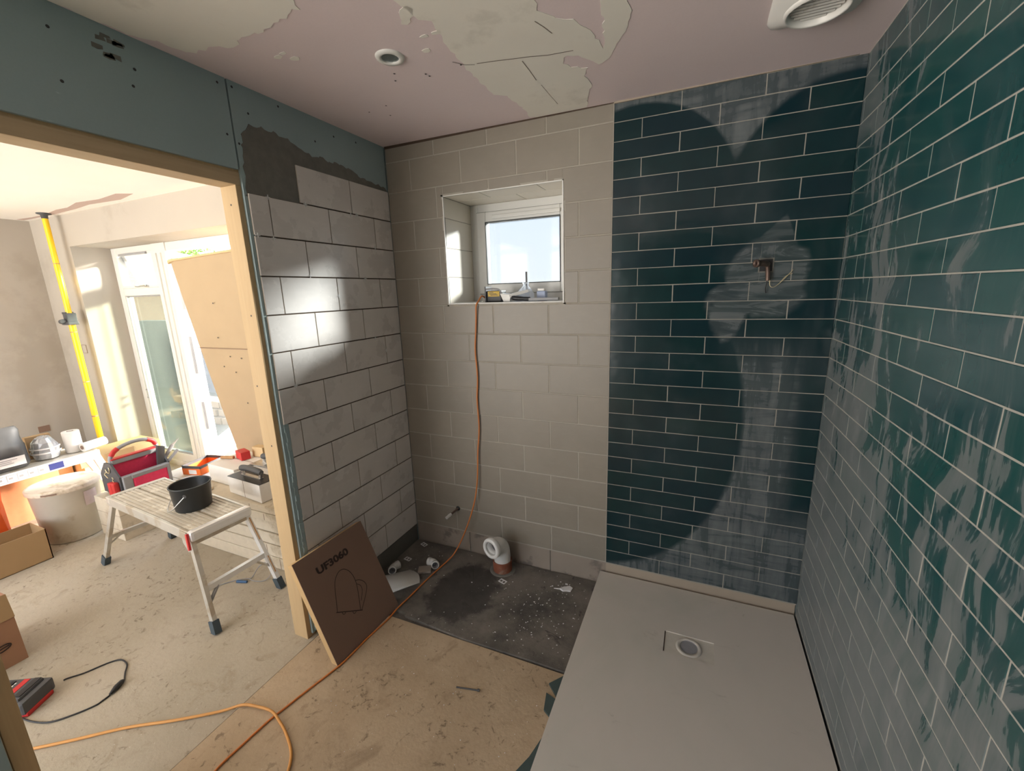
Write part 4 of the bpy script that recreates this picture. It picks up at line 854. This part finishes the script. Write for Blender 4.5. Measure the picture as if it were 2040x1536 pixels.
# black bucket on it
bc=Vector((-.925,-.795,.4295))
t=thing('mixing_bucket','black plastic bucket with wire handle standing on the hop-up platform','bucket',bc)
part('bucket_body',MB().lathe([(.0,.0),(.083,.0),(.086,.003),(.097,.135),(.1005,.137),(.1005,.142),(.0955,.143),(.094,.137),(.083,.008),(.0,.006)],bc,n=48),'bucket',t)
mb=MB(); pts=[]
for k in range(17):
    a=PI*k/16; pts.append(bc+Vector((-.102*math.cos(a)*.25-.102*math.sin(a)*.0,0,0)))
h0=bc+Vector((.088,-.046,.118)); h1=bc+Vector((-.062,-.082,.118))
pts=curve([bc+Vector((.070,-.070,.105)),bc+Vector((.045,-.096,.070)),bc+Vector((.010,-.112,.035)),bc+Vector((-.035,-.112,.018)),bc+Vector((-.075,-.090,.020)),bc+Vector((-.100,-.062,.042)),bc+Vector((-.102,-.040,.070))],6)
h0=bc+Vector((.070,-.070,.105))
part('wire_handle',MB().tube(pts,.0025,8),'steel',t)
part('handle_lug',MB().disc(.010,h0+Vector((.001,-.004,0)),(.4,-.9,0),14),'black',t)
part('paper_label',MB().lathe([(.0965,.03),(.1000,.09)],bc,n=48).build if False else MB().prism([bc+Vector((-.0775,-.036,.03)),bc+Vector((-.070,-.050,.03)),bc+Vector((-.078,-.058,.10)),bc+Vector((-.087,-.040,.10))],(-.0008,-.0006,0)),'whitebox',t)
# yellow telescopic prop
px_,py_=-3.612,-.105
t=thing('support_prop','yellow telescopic support prop jammed between floor and ceiling','prop',(px_,py_,FT))
part('lower_tube',MB().tube([(px_-.002,py_,FT+.02),(px_,py_,1.42)],.0235,20),'yellow',t)
part('upper_tube',MB().tube([(px_,py_,1.40),(px_,py_,2.325)],.0205,20),'yellow',t)
for z0_,z1_,r_ in ((.52,.535,.024),(.86,.866,.024),(1.93,1.937,.021),(1.325,1.332,.024)): part('tube_band',MB().tube([(px_,py_,z0_),(px_,py_,z1_)],r_,20),'wornrail',t)
part('head_pad',MB().lathe([(.0,.045),(.022,.045),(.024,.015),(.048,.008),(.050,-.002),(.0,-.002)],(px_,py_,2.355),(0,0,-1),n=24),'dgrey',t)
part('foot_pad',MB().lathe([(.0,.045),(.026,.045),(.028,.015),(.048,.008),(.050,.0)],(px_,py_,FT),n=24),'dgrey',t)
part('clamp_body',MB().rbox((px_-.034,py_-.035,1.405),(px_+.036,py_+.035,1.50),.006).rbox((px_-.062,py_-.045,1.395),(px_+.062,py_+.03,1.425),.006).rbox((px_-.055,py_-.03,1.49),(px_+.01,py_+.03,1.510),.004),'dgrey',t)
part('clamp_handle',MB().tube([(px_-.045,py_-.05,1.425),(px_+.02,py_-.06,1.43)],.020,14),'dgrey',t)
# leaning brown board inside the door opening
mb=MB(); n=12; fr=[];bk=[]
for i in range(n+1):
    f=i/n; z=1.868*f-.065*(1-f); xl=-1.70-.225*f; y=.055-.175*f-.012*math.sin(PI*f); fr.append((Vector((xl,y,z)),Vector((xl+.98,y+.01,z+.035*f)))); 
vs=[q for p in fr for q in p]+[q+Vector((0,.0125,0)) for p in fr for q in p]; N2=2*(n+1); fs=[]
for i in range(n): k=2*i; fs+=[(k,k+1,k+3,k+2),(N2+k,N2+k+2,N2+k+3,N2+k+1),(k,k+2,N2+k+2,N2+k),(k+1,N2+k+1,N2+k+3,k+3)]
fs+=[(0,N2,N2+1,1),(2*n,2*n+1,N2+2*n+1,N2+2*n)]
t=thing('leaning_board','tall brown plasterboard sheet leaning in the patio doorway','board',(-1.4,.05,-.065))
part('sheet',mb.add(vs,fs,0),'brownboard',t)
part('torn_top_tape',MB().tube(curve([(-1.93,-.122,1.845),(-1.925,-.122,1.862),(-1.80,-.121,1.869),(-1.5,-.117,1.882),(-.96,-.112,1.900)],4),[.013]*6+[.009]*11,8),'card_lt',t)
part('pencil_line',MB().box((-1.86,-.0835,1.218),(-1.25,-.0805,1.222)),'card_dk',t)
for x,z in [(-1.60,1.30),(-1.52,1.16),(-1.40,1.15),(-1.50,1.04),(-1.46,.80),(-1.55,1.55),(-1.62,1.08)]: part('screw_hole',MB().disc(.006,(x,.0555-.175*((z+.065)/1.933)-.0128,z),(0,-1,0),8),'mark',t)
# stacked tile packs with cartons on top
random.seed(4)
t=None
lay=[(-.07,.010),(.010,.090),(.090,.165),(.165,.245),(.245,.300),(.300,.345)]
lab=['lowest','second lowest','third','fourth','fifth','topmost']
for i,(a,b_) in enumerate(lay):
    dx=random.uniform(-.02,.03); dy=random.uniform(-.012,.012)
    t=thing('tile_pack','dusty cream pack of boards, %s in the stack behind the hop-up platform'%lab[i],'pack',(-.9,-.33,a),'stacked cream packs behind the hop-up')
    x0_,x1_=-1.46+dx,-.42+dx; y0_,y1_=-.545+dy,-.12+dy
    part('pack_body',MB().rbox((x0_,y0_,a+.001),(x1_,y1_,b_-.001),.006),'packs',t)
    part('pack_seam',MB().box((x1_-.20-.11*(i%3),y0_-.001,a+.006),(x1_-.197-.11*(i%3),y0_,b_-.006)),'card_dk',t)
def carton(name,label,x0_,y0_,x1_,y1_,z0_,z1_,ang,mat='whitebox',cat='carton',group=None):
    c=Vector(((x0_+x1_)/2,(y0_+y1_)/2,z0_)); R_=Matrix.Translation(c)@Matrix.Rotation(math.radians(ang),4,'Z')@Matrix.Translation(-c)
    t=thing(name,label,cat,c,group); part('carton_body',MB().rbox((x0_,y0_,z0_),(x1_,y1_,z1_),.004,T=R_),mat,t); return t,R_
t,R_=carton('white_carton','white carton on the cream packs, beside the orange box',-1.40,-.43,-1.105,-.16,.3465,.470,-3,group='white cartons on the cream packs')
part('lid_flap_gap',MB().box((-1.39,-.295,.4695),(-1.115,-.292,.471),T=R_),'card_dk',t)
t,R_=carton('white_carton','white carton nearer the timber post, topped by the black trowel',-1.075,-.515,-.72,-.22,.3465,.465,-6,group='white cartons on the cream packs')
part('carton_seam',MB().box((-.90,-.5155,.348),(-.897,-.5145,.464),T=R_),'card_dk',t)
# trowels
def trowel(name,label,o,ang,bl,bw,blade,handle):
    t=thing(name,label,'trowel',o); R_=Matrix.Translation(o)@Matrix.Rotation(math.radians(ang),4,'Z')
    part('blade',MB().box((0,-bw/2,0),(bl,bw/2,.003),T=R_),blade,t); 
    hp=[R_@Vector(p) for p in [(bl*.18,0,.045),(bl*.3,0,.052),(bl*.5,0,.055),(bl*.7,0,.052),(bl*.82,0,.046)]]
    part('handle',MB().tube(curve(hp,4),[.014]+[.019]*14+[.015]*2,14),handle,t)
    part('handle_bracket',MB().beam(R_@Vector((bl*.24,0,.003)),R_@Vector((bl*.20,0,.045)),.014,.018).beam(R_@Vector((bl*.76,0,.003)),R_@Vector((bl*.80,0,.045)),.014,.018).box((bl*.2,-.012,.003),(bl*.8,.012,.009),T=R_),'steel',t)
    return t
trowel('plastering_trowel','flat trowel with black blade edge and dark handle on the white carton',Vector((-1.06,-.45,.467)),-4,.33,.12,'black','dgrey')
trowel('finishing_trowel','second trowel with thick grey handle lying behind the black bladed one',Vector((-1.10,-.28,.473)),2,.34,.11,'steel','dgrey')
t,R_=carton('red_box','small red box beside the trowel handles on the white carton',-1.30,-.30,-1.20,-.24,.472,.53,-15,'red','box')
t,R_=carton('tan_box','small open tan box behind the trowels',-1.22,-.22,-1.12,-.165,.472,.545,5,'card_lt','box')
o=MB().tube([(-1.40,-.33,.482),(-1.31,-.30,.482)],.011,10).build('brown_plug','wornrail'); tag(o,'short brown plug lying beside the small red box','plug')
o=MB().rbox((-1.345,-.53,.346),(-1.24,-.50,.366),.008,T=Matrix.Identity(4)).build('mortar_lump','packs'); tag(o,'grey brown lump on the edge of the topmost cream pack','lump')
# stack of boards under the tool bag
t=thing('board_stack','low pale stack of board offcuts carrying the red tool bag','boards',(-2.18,-.50,-.07)); part('boards',MB().rbox((-2.265,-.73,-.07),(-1.97,-.33,.228),.004),'packs',t)
mb=MB()
for k in (2,5): mb.box((-2.266,-.731,-.07+.0375*k),(-1.969,-.329,-.0685+.0375*k))
part('board_edges',mb,'card_dk',t)
t=thing('board_stack','low pale stack of boards under the small orange box and white paper','boards',(-1.75,-.2,-.07)); part('boards',MB().rbox((-2.22,-.325,-.07),(-1.50,-.02,.228),.004),'packs',t)
o=MB().box((-1.955,-.320,.2285),(-1.60,-.04,.2298)).build('white_paper_sheet','label'); tag(o,'sunlit white paper sheet between the tool bag and the black bucket','paper')
# small orange box, open
t=thing('screw_box','small open orange and dark grey card box beside the white carton','box',(-1.93,-.17,.230))
mb=MB(); x0_,y0_,x1_,y1_,z0_,z1_=-2.03,-.27,-1.86,-.04,.2305,.305
R_=Matrix.Translation((x0_,y0_,0))@Matrix.Rotation(math.radians(13),4,'Z')@Matrix.Translation((-x0_,-y0_,0))
for lo,hi in (((x0_,y0_,z0_),(x1_,y1_,z0_+.003)),((x0_,y0_,z0_),(x1_,y0_+.003,z1_-.022)),((x0_,y1_-.003,z0_),(x1_,y1_,z1_-.022)),((x0_,y0_,z0_),(x0_+.003,y1_,z1_-.022)),((x1_-.003,y0_,z0_),(x1_,y1_,z1_-.022))): mb.box(lo,hi,T=R_)
part('box_body',mb,'orangebox',t); mb=MB()
for lo,hi in (((x0_,y0_,z1_-.022),(x1_,y0_+.003,z1_)),((x0_,y1_-.003,z1_-.022),(x1_,y1_,z1_)),((x0_,y0_,z1_-.022),(x0_+.003,y1_,z1_)),((x1_-.003,y0_,z1_-.022),(x1_,y1_,z1_))): mb.box(lo,hi,T=R_)
part('dark_rim_band',mb,'dgrey',t); part('white_label',MB().box((x0_+.06,y0_-.001,z0_+.008),(x0_+.13,y0_,z0_+.042),T=R_),'label',t)
# large tan cardboard box in the door reveal
t=thing('large_cardboard_box','large tan cardboard box behind the tool bag, below the patio door glass','box',(-3.35,-.12,FT))
part('box_body',MB().rbox((-3.52,-.42,FT),(-3.19,.17,.25),.004),'card_lt',t); part('side_flap',MB().box((-3.19,-.44,.18),(-3.185,-.05,.249)),'card',t)
# red and grey tote tool bag
B0=Vector((-2.10,-.50,.2285))
t=thing('tool_bag','open red and grey tote tool bag with a grey handle bar','tool bag',B0)
xf,xb_,ya,yb=-1.985,-2.225,-.665,-.365; zb=.229
part('bag_base',MB().rbox((xb_,ya,zb),(xf,yb,zb+.03),.006),'dgrey',t)
part('long_side',MB().box((xf-.012,ya,zb+.02),(xf,yb,.385)),'mgrey',t); part('long_side',MB().box((xb_,ya,zb+.02),(xb_+.012,yb,.385)),'mgrey',t)
part('red_pocket',MB().rbox((xf-.002,ya+.055,zb+.020),(xf+.022,yb-.03,.362),.010),'pinkred',t)
part('pocket_binding',MB().rbox((xf-.002,ya+.05,.355),(xf+.025,yb-.02,.383),.005).rbox((xf-.002,yb-.032,zb+.02),(xf+.024,yb-.01,.383),.004).rbox((xf-.002,ya,zb+.02),(xf+.020,ya+.055,.383),.006),'mgrey',t)
def gable(y,m,nm):
    P_=[(xb_,y,zb+.02),(xf,y,zb+.02),(xf,y,.385),(-2.065,y,.475),(-2.145,y,.475),(xb_,y,.385)]
    return part(nm,MB().prism(P_,(0,-.012,0)),m,t)
gable(ya,'dgrey','end_panel'); gable(yb,'dgrey','end_panel')
part('end_pocket',MB().rbox((-2.09,ya-.045,zb+.01),(-2.045,ya-.012,.345),.010).rbox((-2.045,ya-.045,zb+.01),(-2.0,ya-.012,.350),.010),'red',t)
mb=MB(); yy=ya-.014
mb.tube([(-2.105+.026*math.cos(a*PI/8),yy-.002,.430+.026*math.sin(a*PI/8)) for a in range(-2-6,3)],.003,6).tube(curve([(-2.125,yy,.412),(-2.15,yy,.398),(-2.165,yy,.385),(-2.145,yy,.370),(-2.130,yy,.362)],4),.003,6).tube(curve([(-2.075,yy,.375),(-2.06,yy,.365),(-2.075,yy,.350),(-2.062,yy,.338)],4),.003,6)
part('metal_hooks',mb,'gold',t)
part('handle_bar',MB().tube(curve([(-2.105,-.655,.470),(-2.105,-.645,.520),(-2.105,-.59,.562),(-2.105,-.50,.580),(-2.105,-.42,.568),(-2.105,-.375,.530),(-2.105,-.370,.470)],5),.013,12),'mgrey',t)
part('handle_grip',MB().tube(curve([(-2.105,-.645,.515),(-2.105,-.625,.542),(-2.105,-.60,.558)],4),.016,12),'red',t)
part('handle_grip',MB().tube(curve([(-2.105,-.42,.568),(-2.105,-.385,.545),(-2.105,-.372,.515)],4),.016,12),'red',t)
part('centre_bar',MB().rbox((-2.125,-.655,.455),(-2.085,-.375,.492),.006),'mgrey',t); part('centre_trim',MB().rbox((-2.128,-.658,.488),(-2.083,-.372,.498),.003),'red',t)
part('inner_divider',MB().box((-2.11,-.65,.26),(-2.10,-.38,.46)),'pinkred',t)
o=MB().hexa([Vector(p) for p in ((-2.02,-.44,.32),(-2.0,-.44,.32),(-2.0,-.40,.32),(-2.02,-.40,.32))],[Vector(p) for p in ((-2.045,-.40,.52),(-2.02,-.40,.52),(-2.02,-.355,.50),(-2.045,-.355,.50))]).build('pliers','dgrey'); tag(o,'dark handled pliers standing in the red tool bag','pliers')
t=thing('snips','grey handled snips leaning out of the right end of the tool bag','snips',(-2.04,-.36,.33)); part('handles',MB().tube([(-2.04,-.40,.36),(-2.03,-.30,.49)],.013,10).tube([(-2.02,-.40,.34),(-1.99,-.29,.455)],.011,10),'mgrey',t); part('blades',MB().tube([(-2.03,-.30,.49),(-2.025,-.25,.53)],[.010,.002],8),'steel',t)
# second platform, left
t=thing('side_platform','pale aluminium work platform at the far left under the black poly bag','work platform',(-2.87,-1.1,FT))
part('deck',MB().rbox((-3.02,-1.95,.405),(-2.72,-.47,.428),.004),'alu',t)
part('front_rail',MB().rbox((-2.728,-1.95,.360),(-2.712,-.47,.430),.004),'alu_w',t); part('back_rail',MB().rbox((-3.028,-1.95,.370),(-3.012,-.47,.430),.004),'alu_w',t)
mb=MB()
for k in range(7): y=-.83-.052*k; win_rect_= [mb.box((-2.7118,y,.374),(-2.711,y+.040,.377)),mb.box((-2.7118,y,.416),(-2.711,y+.040,.419)),mb.box((-2.7118,y,.377),(-2.711,y+.003,.416)),mb.box((-2.7118,y+.010,.388),(-2.711,y+.030,.402))]
part('instruction_pictograms',mb,'mgrey',t)
part('blue_sticker',MB().box((-2.7118,-.77,.372),(-2.7105,-.69,.420)),'blue',t); part('round_sticker',MB().box((-2.7118,-1.30,.374),(-2.7105,-1.24,.418)),'blue',t)
for (x,y,dx,dy) in ((-2.78,-.49,.11,.09),(-3.0,-.49,0,.16),(-2.74,-1.9,0,-.2),(-3.0,-1.9,0,-.2)):
    lg=part('leg',MB().beam((x,y,.42),(x+dx,y+dy,FT+.03),.05,.03,(1,0,0)),'alu_w',t); part('rubber_foot',MB().beam((x+dx*.95,y+dy*.95,FT+.05),(x+dx,y+dy,FT),.058,.036,(1,0,0)),'rubber',lg)
    if x>-2.8 and y>-1: part('warning_label',MB().beam((x+dx*.30+.016,y+dy*.30,.285),(x+dx*.52+.016,y+dy*.52,.185),.034,.003,(1,0,0)),'label',lg); part('yellow_sticker',MB().beam((x+dx*.54+.016,y+dy*.54,.175),(x+dx*.64+.016,y+dy*.64,.13),.034,.003,(1,0,0)),'yel',lg)
# things on it
random.seed(8)
t=thing('black_poly_bag','black plastic bag with a white address label on the left platform','bag',(-2.87,-1.1,.43))
mb=MB(); n=18; rings=[]
for h,sx_,sy_ in [(0,.10,.20),(.03,.115,.215),(.11,.11,.21),(.16,.10,.205),(.18,.095,.20),(.22,.06,.20),(.27,.035,.205),(.295,.012,.20)]:
    rings.append([(-2.87+sx_*(abs(math.cos(2*PI*k/n))**.5)*(1 if math.cos(2*PI*k/n)>0 else -1)*(1+random.uniform(-.05,.05)),-1.030+sy_*(abs(math.sin(2*PI*k/n))**.5)*(1 if math.sin(2*PI*k/n)>0 else -1)*(1+random.uniform(-.03,.03)),(.436 if h==0 else .431)+h+(h>0)*random.uniform(-.004,.004)) for k in range(n)])
vs=[v for r in rings for v in r]; mb.add(vs,[(i*n+k,i*n+(k+1)%n,(i+1)*n+(k+1)%n,(i+1)*n+k) for i in range(len(rings)-1) for k in range(n)],0,True); mb.add(rings[0],[tuple(range(n))]); mb.add(rings[-1],[tuple(range(n))])
part('bag_body',mb,'blacksack',t)
part('address_label',MB().box((-2.752,-1.06,.465),(-2.750,-.86,.530)),'label',t); part('label_print',MB().box((-2.7495,-1.045,.475),(-2.749,-1.02,.520)).box((-2.7495,-1.0,.512),(-2.749,-.90,.517)).box((-2.7495,-1.0,.500),(-2.749,-.93,.504)).box((-2.7495,-1.0,.488),(-2.749,-.92,.492)),'mgrey',t)
t=thing('film_bundle','crinkled silvery clear wrapped bundle between black bag and white roll','wrapping',(-2.87,-.70,.43))
mb=MB(); n=16; rings=[]
for h,s in [(0,.07),(.04,.082),(.09,.08),(.13,.07),(.165,.045),(.175,.02)]: rings.append([(-2.87+s*.9*math.cos(2*PI*k/n)*(1+random.uniform(-.12,.12)),-.715+s*.9*math.sin(2*PI*k/n)*(1+random.uniform(-.12,.12)),(.436 if h==0 else .431)+h+(h>0)*random.uniform(-.006,.006)) for k in range(n)])
mb.add([v for r in rings for v in r],[(i*n+k,i*n+(k+1)%n,(i+1)*n+(k+1)%n,(i+1)*n+k) for i in range(len(rings)-1) for k in range(n)]); mb.add(rings[-1],[tuple(range(n))]); part('crinkled_film',mb,'film',t)
part('tape_bands',MB().lathe([(.084,.05),(.084,.062)],(-2.87,-.715,.431),n=24).lathe([(.083,.085),(.081,.095)],(-2.87,-.715,.431),n=24),'label',t)
o=MB().lathe([(.012,.0),(.050,.0),(.052,.004),(.052,.165),(.049,.168),(.016,.168),(.015,.15),(.015,.02)],(-2.86,-.560,.431),n=32); t=thing('paper_roll','upright thick white paper roll at the end of the left platform','roll',(-2.86,-.560,.431)); part('roll_body',o,'whitebox',t); part('core',MB().lathe([(.015,.169),(.020,.169),(.020,.165)],(-2.86,-.560,.431),n=20).disc(.0155,(-2.86,-.560,.55),(0,0,1)),'card_dk',t)
t=thing('lying_roll','white roll lying on its side next to the upright roll','roll',(-2.84,-.46,.43)); part('roll_body',MB().tube([(-2.77,-.545,.466),(-2.80,-.39,.470)],.034,24),'whitebox',t); part('core',MB().disc(.016,(-2.769,-.549,.466),(.19,-.98,0),16),'card_dk',t)
t,R_=carton('brown_carton','brown carton just showing above the silvery bundle',-3.005,-.78,-2.96,-.64,.431,.60,0,'card','carton')
o=MB().rbox((-3.30,-1.25,FT),(-3.06,-.62,.30),.004).build('orange_brown_box',simple('orange_brown_card',(.55,.22,.10),.8)); tag(o,'orange brown box in the shade behind the left platform','box')
o=MB().rbox((-3.62,-.95,FT),(-3.34,-.44,.34),.004).build('pale_tan_box','card_lt'); tag(o,'pale tan box beneath the left platform, beyond the white tub','box')
# white plaster tub with lid
tc_=Vector((-2.46,-.80,FT))
t=thing('plaster_tub','big translucent white tub with a dusty lid, left of the hop-up platform','tub',tc_)
part('tub_body',MB().lathe([(.0,.0),(.150,.0),(.158,.006),(.183,.375),(.190,.378),(.190,.395),(.184,.398)],tc_,n=56),simple('translucent_white_tub',(.74,.68,.58),.5,var=.04,dirt=(.60,.50,.37),dirtsc=5,dirtth=.56),t)
part('lid',MB().lathe([(.193,.375),(.195,.400),(.188,.408),(.176,.402),(.0,.398)],tc_,n=56),simple('dusty_tub_lid',(.72,.62,.50),.65,dirt=(.50,.40,.28),dirtsc=6,dirtth=.5),t)
part('print_panel',MB().lathe([(.1785,.26),(.1835,.345)],tc_,n=56) if False else MB().add([tc_+Vector((.1775*math.cos(a),.1775*math.sin(a),.24)) for a in [(.15+.06*k) for k in range(9)]]+[tc_+Vector((.184*math.cos(a),.184*math.sin(a),.345)) for a in [(.15+.06*k) for k in range(9)]],[(k,k+1,k+10,k+9) for k in range(8)]),simple('faint_lilac_print',(.60,.48,.46),.6),t,fix=False)
part('lid_slot',MB().lathe([(.1955,.383),(.1955,.391)],tc_,n=56) if False else MB().add([tc_+Vector((.1965*math.cos(a),.1965*math.sin(a),.381)) for a in [(-.95+.06*k) for k in range(8)]]+[tc_+Vector((.1965*math.cos(a),.1965*math.sin(a),.392)) for a in [(-.95+.06*k) for k in range(8)]],[(k,k+1,k+9,k+8) for k in range(7)]),'card_dk',t,fix=False)
# open cardboard box
t=thing('open_cardboard_box','open empty brown cardboard box on the floor at the left edge','box',(-2.4,-1.25,FT))
mb=MB(); a=(-2.42,-1.50,FT); b_=(-2.205,-1.018,.142)
for lo,hi in (((a[0],a[1],FT),(b_[0],b_[1],FT+.004)),((b_[0]-.005,a[1],FT),(b_[0],b_[1],.142)),((a[0],a[1],FT),(a[0]+.005,b_[1],.142)),((a[0],b_[1]-.005,FT),(b_[0],b_[1],.142)),((a[0],a[1],FT),(b_[0],a[1]+.005,.142))): mb.box(lo,hi)
part('box_walls',mb,'card',t)
# orange sack
mb=MB(); n=16; rings=[]; random.seed(13)
for h,s in [(0,.13),(.06,.155),(.2,.15),(.34,.15),(.44,.14),(.50,.155),(.515,.14)]: rings.append([(-2.52+s*.62*math.cos(2*PI*k/n)*(1+random.uniform(-.1,.1)),-1.20+s*.8*math.sin(2*PI*k/n)*(1+random.uniform(-.1,.1)),FT+h+random.uniform(-.012,.012)*(h>0)) for k in range(n)])
mb.add([v for r in rings for v in r],[(i*n+k,i*n+(k+1)%n,(i+1)*n+(k+1)%n,(i+1)*n+k) for i in range(len(rings)-1) for k in range(n)]); mb.add(rings[0],[tuple(range(n))])

tag(mb.build('rubble_sack','orange'),'bright orange rubble sack standing at the left edge of the photo','sack')
# paper sack
t=thing('paper_sack','brown paper sack with folded open top at the left edge, by the battery','sack',(-1.36,-1.62,FT))
mb=MB(); x0_,x1_,y0_,y1_=-1.52,-1.20,-1.80,-1.468
B4=[(x0_,y0_,FT),(x1_,y0_,FT),(x1_,y1_,FT),(x0_,y1_,FT)]; M4=[(x0_,y0_,.165),(x1_-.004,y0_,.168),(x1_-.006,y1_-.002,.165),(x0_,y1_,.165)]; T4=[(x0_+.01,y0_,.275),(x1_-.035,y0_,.29),(x1_-.03,y1_-.002,.268),(x0_+.02,y1_-.01,.262)]
mb.add(B4+M4+T4,[(0,3,2,1)]+[(i,(i+1)%4,(i+1)%4+4,i+4) for i in range(4)]+[(i+4,(i+1)%4+4,(i+1)%4+8,i+8) for i in range(4)])
part('sack_body',mb,simple('brown_kraft_paper',(.36,.19,.11),.8,var=.08,sc=7),t,fix=False)
part('folded_top',MB().add([(x1_-.002,y0_,.150),(x1_-.002,y1_,.158),(x1_-.022,y1_-.002,.272),(x1_-.030,y0_,.292)],[(0,1,2,3)]).add([(x1_-.03,y0_,.29),(x1_-.028,y1_-.002,.268),(x1_-.09,y1_-.01,.22),(x1_-.09,y0_,.22)],[(0,1,2,3)]),'card',t,fix=False)
part('printed_oval',MB().ribbon([(x1_+.0012,-1.535+.030*math.cos(a*PI/10),.035+.014*math.sin(a*PI/10)+.12*(.030*math.cos(a*PI/10))) for a in range(21)],.006,(1,0,0)).ribbon([(x1_+.0012,-1.56,.032),(x1_+.0012,-1.51,.039)],.006,(1,0,0)),'ink',t,fix=False)
# battery charger with its lead
Bo=Vector((-.880,-1.590,FT)); R_=Matrix.Translation(Bo)@Matrix.Rotation(math.radians(28),4,'Z')
t=thing('battery_charger','dark grey tool battery charger with red label on the floor by the near post','charger',Bo)
part('case',MB().rbox((-.115,-.075,.012),(.085,.055,.070),.010,T=R_).rbox((-.105,-.062,.060),(.060,.045,.082),.008,T=R_),'dgrey',t)
part('red_base',MB().rbox((-.07,-.070,.0),(.088,.040,.020),.006,T=R_),'red',t)
part('red_label',MB().box((-.010,-.035,.0815),(.014,.038,.0835),T=R_),'red',t)
part('ridges',MB().box((-.050,-.035,.0815),(-.034,.030,.086),T=R_).box((-.08,-.045,.0815),(-.07,.035,.085),T=R_).box((.03,-.05,.0815),(.055,.04,.0845),T=R_),'black',t)
part('label_marks',MB().box((-.030,-.010,.0836),(-.024,-.002,.0838),T=R_).box((-.030,.002,.0836),(-.024,.010,.0838),T=R_).box((-.030,.014,.0836),(-.024,.022,.0838),T=R_),'label',t)
z=FT+.004
o=MB().tube(curve([(-.76,-1.555,z+.02),(-.80,-1.49,z),(-.861,-1.470,z),(-.822,-1.415,z),(-.79,-1.35,z),(-.765,-1.318,z),(-.737,-1.308,z),(-.690,-1.315,z),(-.644,-1.343,z),(-.60,-1.366,z)],6)[12:],.0032,8).tube(curve([(-.570,-1.430,z),(-.568,-1.455,z),(-.569,-1.479,z),(-.599,-1.531,z),(-.651,-1.588,z),(-.724,-1.615,z),(-.79,-1.625,z)],6),.0032,8).build('lead','black')
t=thing('charger_lead','thin black lead looping from the charger to its inline plug','cable',(-.65,-1.4,FT)); o.parent=t; o.location=-Vector(t.location)
part('inline_plug',MB().tube([(-.60,-1.366,z+.003),(-.592,-1.378,z+.008),(-.580,-1.402,z+.008),(-.570,-1.430,z+.003)],[.004,.010,.012,.005],10),'black',t)
o=MB().tube(curve([(-1.12,-1.63,z),(-1.06,-1.57,z),(-1.01,-1.565,z),(-.975,-1.60,z+.02)],5),.0032,8).build('short_lead','black'); tag(o,'short black lead running behind the charger towards the paper sack','cable')
# cable and blue clip under the hop-up
t=thing('earth_cable','thin grey cable with a small blue connector lying under the hop-up platform','cable',(-.75,-.70,FT))
part('cable',MB().tube(curve([(-.86,-.86,z),(-.843,-.792,z),(-.80,-.73,z),(-.76,-.70,z),(-.73,-.675,z),(-.74,-.62,z+.03),(-.70,-.60,z+.06)],6),.0028,8).tube(curve([(-.73,-.69,z),(-.68,-.69,z),(-.63,-.665,z),(-.62,-.63,z+.02),(-.66,-.60,z+.05)],6),.0025,8),'mgrey',t)
part('connector',MB().tube([(-.775,-.735,z+.003),(-.715,-.715,z+.003)],.008,8),simple('blue_connector',(.03,.09,.20),.5),t)
# wall boxes in the far room
o=MB().box((-3.79,-.006,1.115),(-3.715,.0,1.195)).build('switch_box','paint'); t=tag(o,'blank recessed plaster box on the pier beside the yellow prop','socket'); 
part('box_edge',MB().box((-3.79,-.0072,1.115),(-3.787,-.006,1.195)).box((-3.718,-.0072,1.115),(-3.715,-.006,1.195)).box((-3.79,-.0072,1.192),(-3.715,-.006,1.195)).box((-3.79,-.0072,1.115),(-3.715,-.006,1.118)),'card_dk',o)
o=MB().box((-4.2,-.32,.36),(-4.195,-.24,.42)).build('back_box','card_dk'); tag(o,'small dark open socket box low on the far left wall','socket')
